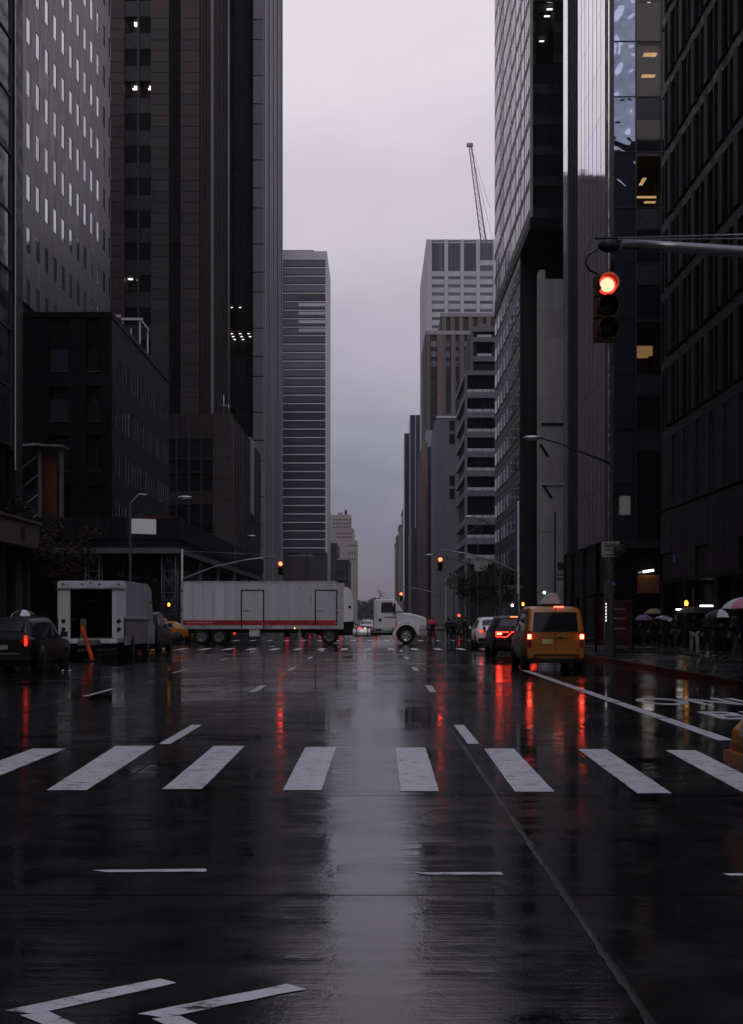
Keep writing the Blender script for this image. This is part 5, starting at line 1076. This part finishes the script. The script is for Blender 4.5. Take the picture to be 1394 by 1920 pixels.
# bus shelter
t = thing('bus_shelter', (10.4, 56, .14), 'dark bus shelter with a red advert panel beside the taxi van', 'shelter')
box(t, 'roof', -1.0, 1.0, -2.6, 2.6, 2.45, 2.58, DARKMET, .02)
for x in (-.8, .8):
    for y in (-2.4, 2.4): box(t, 'post', x-.05, x+.05, y-.05, y+.05, 0, 2.45, DARKMET)
box(t, 'glass_wall', .78, .80, -2.3, 2.3, .3, 2.3, CLEARG); box(t, 'advert_panel', -.75, .7, -2.5, -2.42, .35, 2.2, M('red_poster', (.05, .01, .012), .4, var=.5, scale=3), .01); box(t, 'bench', .3, .7, -1.6, 1.4, .45, .5, STEEL)
for z in (1.0, 1.45, 1.85): box(t, 'poster_line', -.5, .45, -2.512, -2.502, z, z+.05, M('poster_ink', (.3, .2, .2), .5))
t = thing('led_post', (fx(1141, 48.5), 48.5, .14), 'slim kiosk post with a vertical line of white lights', 'kiosk')
box(t, 'body', -.16, .16, -.12, .12, 0, 2.9, M('kiosk_panel', (.04, .042, .05), .3), .02)
for k in range(6): box(t, 'light_dash', -.13, -.095, -.135, -.12, 1.35+k*.13, 1.43+k*.13, EM('kiosk_led', (.8, .85, 1), 1.6))
box(t, 'blue_screen', .12, .24, -.14, -.12, 2.78, 2.9, EM('blue_screen', (.05, .12, .6), .1))
# catch basin, litter
t = thing('litter_scrap', (fx(128, 38.5)+.2, 37.2, .01), 'two scraps of white paper on the road by the black car', 'litter')
for q in range(2): o = MB().add([(-.07, -.05, 0), (.06, -.06, .03), (.08, .05, .01), (-.05, .06, .04)], [(0, 1, 2, 3)]).build('paper', WHITEB, t, (q*.19, q*.05, 0))

# ================================================================== TREES
BARK = M('bark', (.05, .04, .035), .8, bump=.01)
def tree(name, loc, h, r, label, mat, seed, n=2600, leaf=.13, base=.42):
    rnd = random.Random(seed); t = thing(name, loc, label, 'tree', 'street trees'); mb = MB(); tips = []
    mb.tube([(0, 0, 0), (.05, .02, h*.25), (-.03, .05, h*.5), (.02, 0, h*.8)], [.14, .11, .08, .03], 8)
    for i in range(9):
        a = rnd.uniform(0, 6.28); z0 = h*rnd.uniform(.32, .7); d = r*rnd.uniform(.55, 1.0); e = Vector((math.cos(a)*d, math.sin(a)*d, min(h*.98, z0+h*rnd.uniform(.08, .3))))
        m_ = Vector((e.x*.5, e.y*.5, z0+(e.z-z0)*.35)); mb.tube([(0, 0, z0), m_, e], [.05, .035, .012], 6); tips += [m_.lerp(e, .5), e]
    mb.build('trunk', BARK, t); cl = [((p.x, p.y, p.z), (r*rnd.uniform(.18, .36), r*rnd.uniform(.18, .36), h*rnd.uniform(.05, .1))) for p in tips]+[((rnd.uniform(-.4, .4)*r, rnd.uniform(-.4, .4)*r, h*rnd.uniform(base+.1, .95)), (r*.3, r*.3, h*.08)) for _ in range(10)]
    leaves(cl, n, leaf, mat, 'crown', t, seed); return t
tree('street_tree', (fx(118, 61), 61, .14), 6.4, 1.7, 'bronze leaved young tree on the left pavement behind the step van', LEAFR, 11, 3600, .09)
tree('street_tree', (10.2, 104, .14), 6.2, 2.4, 'dark street tree under the notice sign on the right', LEAFG, 12, 1500, .12); tree('street_tree', (9.8, 116, .14), 7, 2.6, 'second dark street tree on the right pavement', LEAFG, 13, 1500, .13); tree('street_tree', (10.0, 136, .14), 7, 2.8, 'third and farthest dark street tree on the right', LEAFG, 14, 1500, .14)

# ================================================================== PEOPLE AND UMBRELLAS
SKIN = M('skin', (.30, .19, .14), .55, objvar=.25); HAIR = M('dark_hair', (.02, .015, .012), .6)
CL = {k: M('cloth_'+k, v, .8, var=.15, bump=.004, bscale=20) for k, v in dict(black=(.012, .012, .013), navy=(.018, .02, .035), grey=(.06, .06, .065), brown=(.05, .035, .025), white=(.3, .3, .33), red=(.14, .012, .014), denim=(.03, .04, .07)).items()}
def skin_mesh(name, V, E, root, mat, parent, sub=1):
    me = bpy.data.meshes.new(name); keys = list(V); me.from_pydata([V[k][0] for k in keys], [(keys.index(a), keys.index(b)) for a, b in E], []); o = bpy.data.objects.new(name, me); col.objects.link(o)
    o.modifiers.new('s', 'SKIN')
    for i, k in enumerate(keys): r_ = V[k][1]; me.skin_vertices[0].data[i].radius = r_ if isinstance(r_, tuple) else (r_, r_); me.skin_vertices[0].data[i].use_root = (k == root)
    o.modifiers.new('u', 'SUBSURF').levels = sub; o.modifiers[-1].render_levels = sub
    dg = bpy.context.evaluated_depsgraph_get(); m2 = bpy.data.meshes.new_from_object(o.evaluated_get(dg)); bpy.data.objects.remove(o); m2.materials.clear(); m2.materials.append(mat)
    for p in m2.polygons: p.use_smooth = True
    return attach(bpy.data.objects.new(name, m2), parent, (0, 0, 0))
def hand(p, d, parent, up=Vector((0, 0, 1))):
    d = Vector(d).normalized(); s = d.cross(up).normalized(); mb = MB(); p = Vector(p); mb.tube([p-d*.03, p+d*.03, p+d*.075], [.025, .038, .034], 8)
    for i, L in enumerate((.065, .075, .07, .055)): q = p+d*.07+s*(-.03+.02*i); mb.tube([q, q+d*L*.5-up*.006, q+d*L*.85-up*.025], [.0095, .009, .007], 6)
    q = p+s*-.034+d*.01; mb.tube([q, q+d*.035-s*.028, q+d*.07-s*.03-up*.01], [.012, .01, .008], 6); mb.build('hand', SKIN, parent)
def person(loc, rz, label, coat='black', legs='black', h=1.72, stride=.28, hold=True, hair=True, coatlen=.62, group=None, hood=False, bag=None):
    t = thing('person', loc, label, 'person', group, rz); k = h/1.72; S = stride/2
    P = lambda x, y, z: (x*k, y*k, z*k)
    la, ra = (P(-.10, S, .08), P(.10, -S, .10)); lk, rk = P(-.10, S*.75+.04, .50), P(.10, -S*.15+.03, .50)
    el, wr_ = (P(.26, .10, 1.13), P(.14, .30, 1.22)) if hold else (P(.25, -.06, 1.12), P(.25, .06, .88)); el2, wr2 = P(-.25, -.04, 1.12), P(-.26, .10, .88)
    V = {'pel': (P(0, 0, .94), .13*k), 'bel': (P(0, 0, 1.08), .12*k), 'che': (P(0, 0, 1.28), (.15*k, .11*k)), 'nb': (P(0, .005, 1.43), .06*k), 'nk': (P(0, .015, 1.50), .05*k), 'hd': (P(0, .03, 1.58), (.075*k, .085*k)), 'tp': (P(0, .025, 1.68), (.06*k, .07*k)),
         'lh': (P(-.09, 0, .88), .085*k), 'lk': (lk, .058*k), 'la': (la, .04*k), 'lt': (tuple(Vector(la)+Vector((0, .14, -.04))*k), .032*k), 'rh': (P(.09, 0, .88), .085*k), 'rk': (rk, .058*k), 'ra': (ra, .04*k), 'rt': (tuple(Vector(ra)+Vector((0, .14, -.05))*k), .032*k),
         'ls': (P(-.18, 0, 1.38), .055*k), 'le': (el2, .042*k), 'lw': (wr2, .03*k), 'rs': (P(.18, 0, 1.38), .055*k), 're': (el, .042*k), 'rw': (wr_, .03*k)}
    E = [('pel', 'bel'), ('bel', 'che'), ('che', 'nb'), ('nb', 'nk'), ('nk', 'hd'), ('hd', 'tp'), ('pel', 'lh'), ('lh', 'lk'), ('lk', 'la'), ('la', 'lt'), ('pel', 'rh'), ('rh', 'rk'), ('rk', 'ra'), ('ra', 'rt'), ('che', 'ls'), ('ls', 'le'), ('le', 'lw'), ('che', 'rs'), ('rs', 're'), ('re', 'rw')]
    bd = skin_mesh('body', V, E, 'pel', SKIN, t)
    q = lambda nm, r: (V[nm][0], r*k)
    zc = 1.0-coatlen+.28
    VC = {'hem': (P(0, 0, zc), (.19*k, .15*k)), 'pel': (P(0, 0, .95), (.17*k, .135*k)), 'bel': (P(0, 0, 1.10), (.155*k, .125*k)), 'che': (P(0, 0, 1.29), (.175*k, .13*k)), 'nb': (P(0, .005, 1.44), .075*k), 'ls': q('ls', .072), 'le': q('le', .058), 'lw': q('lw', .043), 'rs': q('rs', .072), 're': q('re', .058), 'rw': q('rw', .043)}
    EC = [('hem', 'pel'), ('pel', 'bel'), ('bel', 'che'), ('che', 'nb'), ('che', 'ls'), ('ls', 'le'), ('le', 'lw'), ('che', 'rs'), ('rs', 're'), ('re', 'rw')]
    skin_mesh('coat', VC, EC, 'pel', CL[coat], t)
    skin_mesh('trousers', {'pel': (P(0, 0, .93), .145*k), 'lh': q('lh', .10), 'lk': q('lk', .075), 'la': (tuple(Vector(la)+Vector((0, 0, .03))), .058*k), 'rh': q('rh', .10), 'rk': q('rk', .075), 'ra': (tuple(Vector(ra)+Vector((0, 0, .03))), .058*k)}, [('pel', 'lh'), ('lh', 'lk'), ('lk', 'la'), ('pel', 'rh'), ('rh', 'rk'), ('rk', 'ra')], 'pel', CL[legs], t)
    for a in (la, ra): MB().ell((a[0], a[1]+.06*k, a[2]-.03), (.05*k, .14*k, .05*k)).build('shoe', CL['black'], t)
    if hood: MB().ell(P(0, .0, 1.60), (.115*k, .125*k, .145*k)).build('hood', CL[coat], t)
    else: MB().ell(P(0, -.005, 1.645), (.092*k, .105*k, .10*k)).tube([P(0, -.06, 1.62), P(0, -.09, 1.5)], [.07*k, .05*k], 8).build('hair', HAIR, t)
    f = MB().ell(P(0, .115, 1.565), (.016, .02, .025)); f.build('nose', SKIN, bd)
    for s in (-1, 1): MB().ell(P(s*.032, .108, 1.595), (.012, .008, .008), 8, 6).build('eye', HAIR, bd); MB().ell(P(s*.083, .02, 1.585), (.012, .022, .032), 8, 6).build('ear', SKIN, bd)
    MB().ell(P(0, .107, 1.525), (.024, .008, .006), 8, 6).build('mouth', M('lips', (.2, .08, .07), .5), bd)
    hand(wr_, (-.2, .4, .3) if hold else (0, .1, -1), t, Vector((0, 0, 1)) if hold else Vector((0, 1, 0))); hand(wr2, (0, .1, -1), t, Vector((0, 1, 0)))
    t['_h'] = list(wr_)
    return t
def hexc(s): return s
def umbrella(loc, label, mats, r=.56, tilt=(0, 0), rz=0, dome=.30, stick=.75):
    """loc: centre of the rim plane"""
    t = thing('umbrella', loc, label, 'umbrella', 'umbrellas'); t.rotation_euler = (tilt[0], tilt[1], rz); n = 8
    prof = [(math.sin(a), math.cos(a)) for a in [R(72)*i/6 for i in range(7)]]; z72 = math.cos(R(72)); rr = math.sin(R(72))
    def P(k, i, sag=0): a = 2*math.pi*k/n; q = prof[i]; return Vector((math.cos(a)*q[0]/rr*r, math.sin(a)*q[0]/rr*r, (q[1]-z72)/(1-z72)*dome))
    for k in range(n):
        mb = MB(); vs = []
        for i in range(7):
            a, b = P(k, i), P(k+1, i)
            for u in (0, .33, .67, 1): p = a.lerp(b, u); s = 4*u*(1-u)*(i/6)**2; vs.append((p.x*(1+.02*s), p.y*(1+.02*s), p.z+.018*s*(1 if i == 6 else .4)))
        mb.add(vs, [(i*4+j, (i+1)*4+j, (i+1)*4+j+1, i*4+j+1) for i in range(6) for j in range(3)], True); mb.build('canopy_panel', mats[k % len(mats)], t)
    mb = MB()
    for k in range(n): mb.tube([P(k, 0)*.98, P(k, 3)*.985, P(k, 6)*.99], .006, 4)
    mb.build('rib', BLACK, t); MB().tube([(0, 0, -stick), (0, 0, dome+.06)], .009, 6).build('shaft', BLACK, t); MB().tube([(0, 0, -stick-.12), (0, 0, -stick+.02)], .016, 8).build('handle', RUB, t); return t
UB = M('umbrella_black', (.014, .014, .016), .5, objvar=0); UW = M('umbrella_white', (.6, .6, .64), .6, objvar=0); UP = M('umbrella_pink', (.5, .20, .27), .6, objvar=0); UPU = M('umbrella_purple', (.16, .08, .2), .6, objvar=0); UO = M('umbrella_olive', (.16, .14, .07), .6, objvar=0); UR = M('umbrella_red', (.26, .02, .026), .6, objvar=0); UG = M('umbrella_grey', (.05, .05, .055), .5, objvar=0)
def patterned():
    m = M('umbrella_patterned', (.5, .5, .56), .6, objvar=0); n = m.node_tree.nodes; l = m.node_tree.links; p = n['Principled BSDF']; t = n.new('ShaderNodeTexCoord'); v = n.new('ShaderNodeTexVoronoi'); v.inputs['Scale'].default_value = 8; l.new(t.outputs['Object'], v.inputs['Vector'])
    r = n.new('ShaderNodeValToRGB'); r.color_ramp.elements[0].position = .3; r.color_ramp.elements[0].color = (.55, .55, .62, 1); r.color_ramp.elements[1].position = .5; r.color_ramp.elements[1].color = (.07, .07, .13, 1); l.new(v.outputs['Distance'], r.inputs[0]); l.new(r.outputs[0], p.inputs['Base Color']); return m
UPT = patterned()
def walker(px, pyrim, Y, mats, ulabel, plabel, rw=.56, tilt=(0, 0), coat='black', legs='black', h=1.7, rz=0, ground=.15, who=True, dx=0.0, dome=.30, **kw):
    x, z = fx(px, Y), fz(pyrim, Y)
    if who:
        p = person((x+dx, Y, ground), rz, plabel, coat, legs, h, hold=True, group='pedestrians with umbrellas', **kw)
    umbrella((x, Y, z), ulabel, mats, rw, tilt, stick=max(.45, z-ground-1.28), rz=R(17)*(int(px) % 5), dome=dome)
# right pavement
walker(1402, 1142, 30, [UP, UW], 'pink and white panelled umbrella at the right edge', 'person in a dark coat under the pink and white umbrella', .62, rz=R(170), dx=.05, coat='navy')
walker(1351, 1158, 44, [UB, UW, UB, UB], 'black umbrella with one white panel on the right pavement', 'person in a brown coat under the black umbrella with a white panel', .56, rz=R(190), coat='brown')
walker(1249, 1166, 62, [UPT], 'pale umbrella with a dark blossom pattern', 'person in grey under the blossom patterned umbrella', .62, tilt=(R(14), R(8)), rz=R(20), coat='grey', h=1.62)
walker(1208, 1163, 64, [UPU], 'purple umbrella left of the patterned one', 'person in navy under the purple umbrella', .5, rz=R(150), coat='navy', h=1.6)
walker(1228, 1151, 68, [UO], 'olive umbrella behind the purple one', 'person in brown under the olive umbrella', .62, rz=R(10), coat='brown', h=1.7)
walker(1302, 1150, 46.5, [UB], 'large black umbrella near the middle of the right pavement', 'person in pale trousers under the large black umbrella', .66, rz=R(175), coat='black', legs='white', dome=.26)
# left pavement
walker(45, 1157, 50, [UW, UB], 'black and white panelled umbrella behind the parked black car', 'person in black under the black and white umbrella', .56, rz=R(0), dx=0, coat='black')
walker(84, 1196, 45.5, [UG], 'grey umbrella held low beside the step van', 'person in grey under the low grey umbrella', .48, tilt=(R(10), 0), rz=R(30), coat='grey', h=1.35, ground=.15, dome=.36)
# crossing
p = person((fx(812, 79), 79.6, 0), R(-80), 'person in red walking past the truck bumper under a red umbrella', 'red', 'red', 1.66, .5, group='pedestrians with umbrellas', coatlen=.8)
umbrella((fx(810, 79), 79.5, fz(1172, 79)+.05), 'red umbrella in front of the truck', [UR], .46, (0, R(6)), stick=.5, dome=.34)
cr2 = [(842, 86, 'black', 'leftmost of the dark pedestrians waiting right of the truck'), (852, 84, 'navy', 'second dark pedestrian right of the truck, in navy'), (862, 88, 'grey', 'pedestrian in grey in the middle of the waiting group'), (871, 85, 'black', 'fourth waiting pedestrian in black near the white car'), (879, 90, 'brown', 'waiting pedestrian in brown nearest the white car')]
for i, (px, Y, c_, lb) in enumerate(cr2): person((fx(px, Y), Y, 0.0 if Y < 88 else .0), R(40*i), lb, c_, 'black', 1.66+.03*i, .2, hold=False, group='pedestrians waiting at the far crossing', hood=i % 2 == 0)
for i, (px, Y, c_, lb) in enumerate([(1182, 66, 'black', 'person in black standing left of the purple umbrella'), (1268, 58, 'black', 'person in black between the patterned and the large black umbrella'), (1325, 50, 'navy', 'person in navy behind the large black umbrella'), (1378, 40, 'black', 'hooded person in black near the right edge')]): person((fx(px, Y), Y, .15), R(60+70*i), lb, c_, 'denim' if i % 2 else 'black', 1.68+.04*i, .3, hold=False, group='pedestrians on the right pavement', hood=i == 3)

# ================================================================== damp air
hz = MB().box(-260, 260, -170, 1250, -1.0, 200).build('haze', BLACK); hz.data.materials.clear()
hm = bpy.data.materials.new('damp_air'); hm.use_nodes = True; hn = hm.node_tree.nodes; hn.remove(hn['Principled BSDF'])
pv = hn.new('ShaderNodeVolumePrincipled'); pv.inputs['Color'].default_value = (.80, .80, .88, 1); pv.inputs['Density'].default_value = .00011; pv.inputs['Anisotropy'].default_value = .2
hm.node_tree.links.new(pv.outputs[0], hn['Material Output'].inputs['Volume']); hz.data.materials.append(hm)
tag(hz, 'thin damp haze filling the street', kind='stuff')
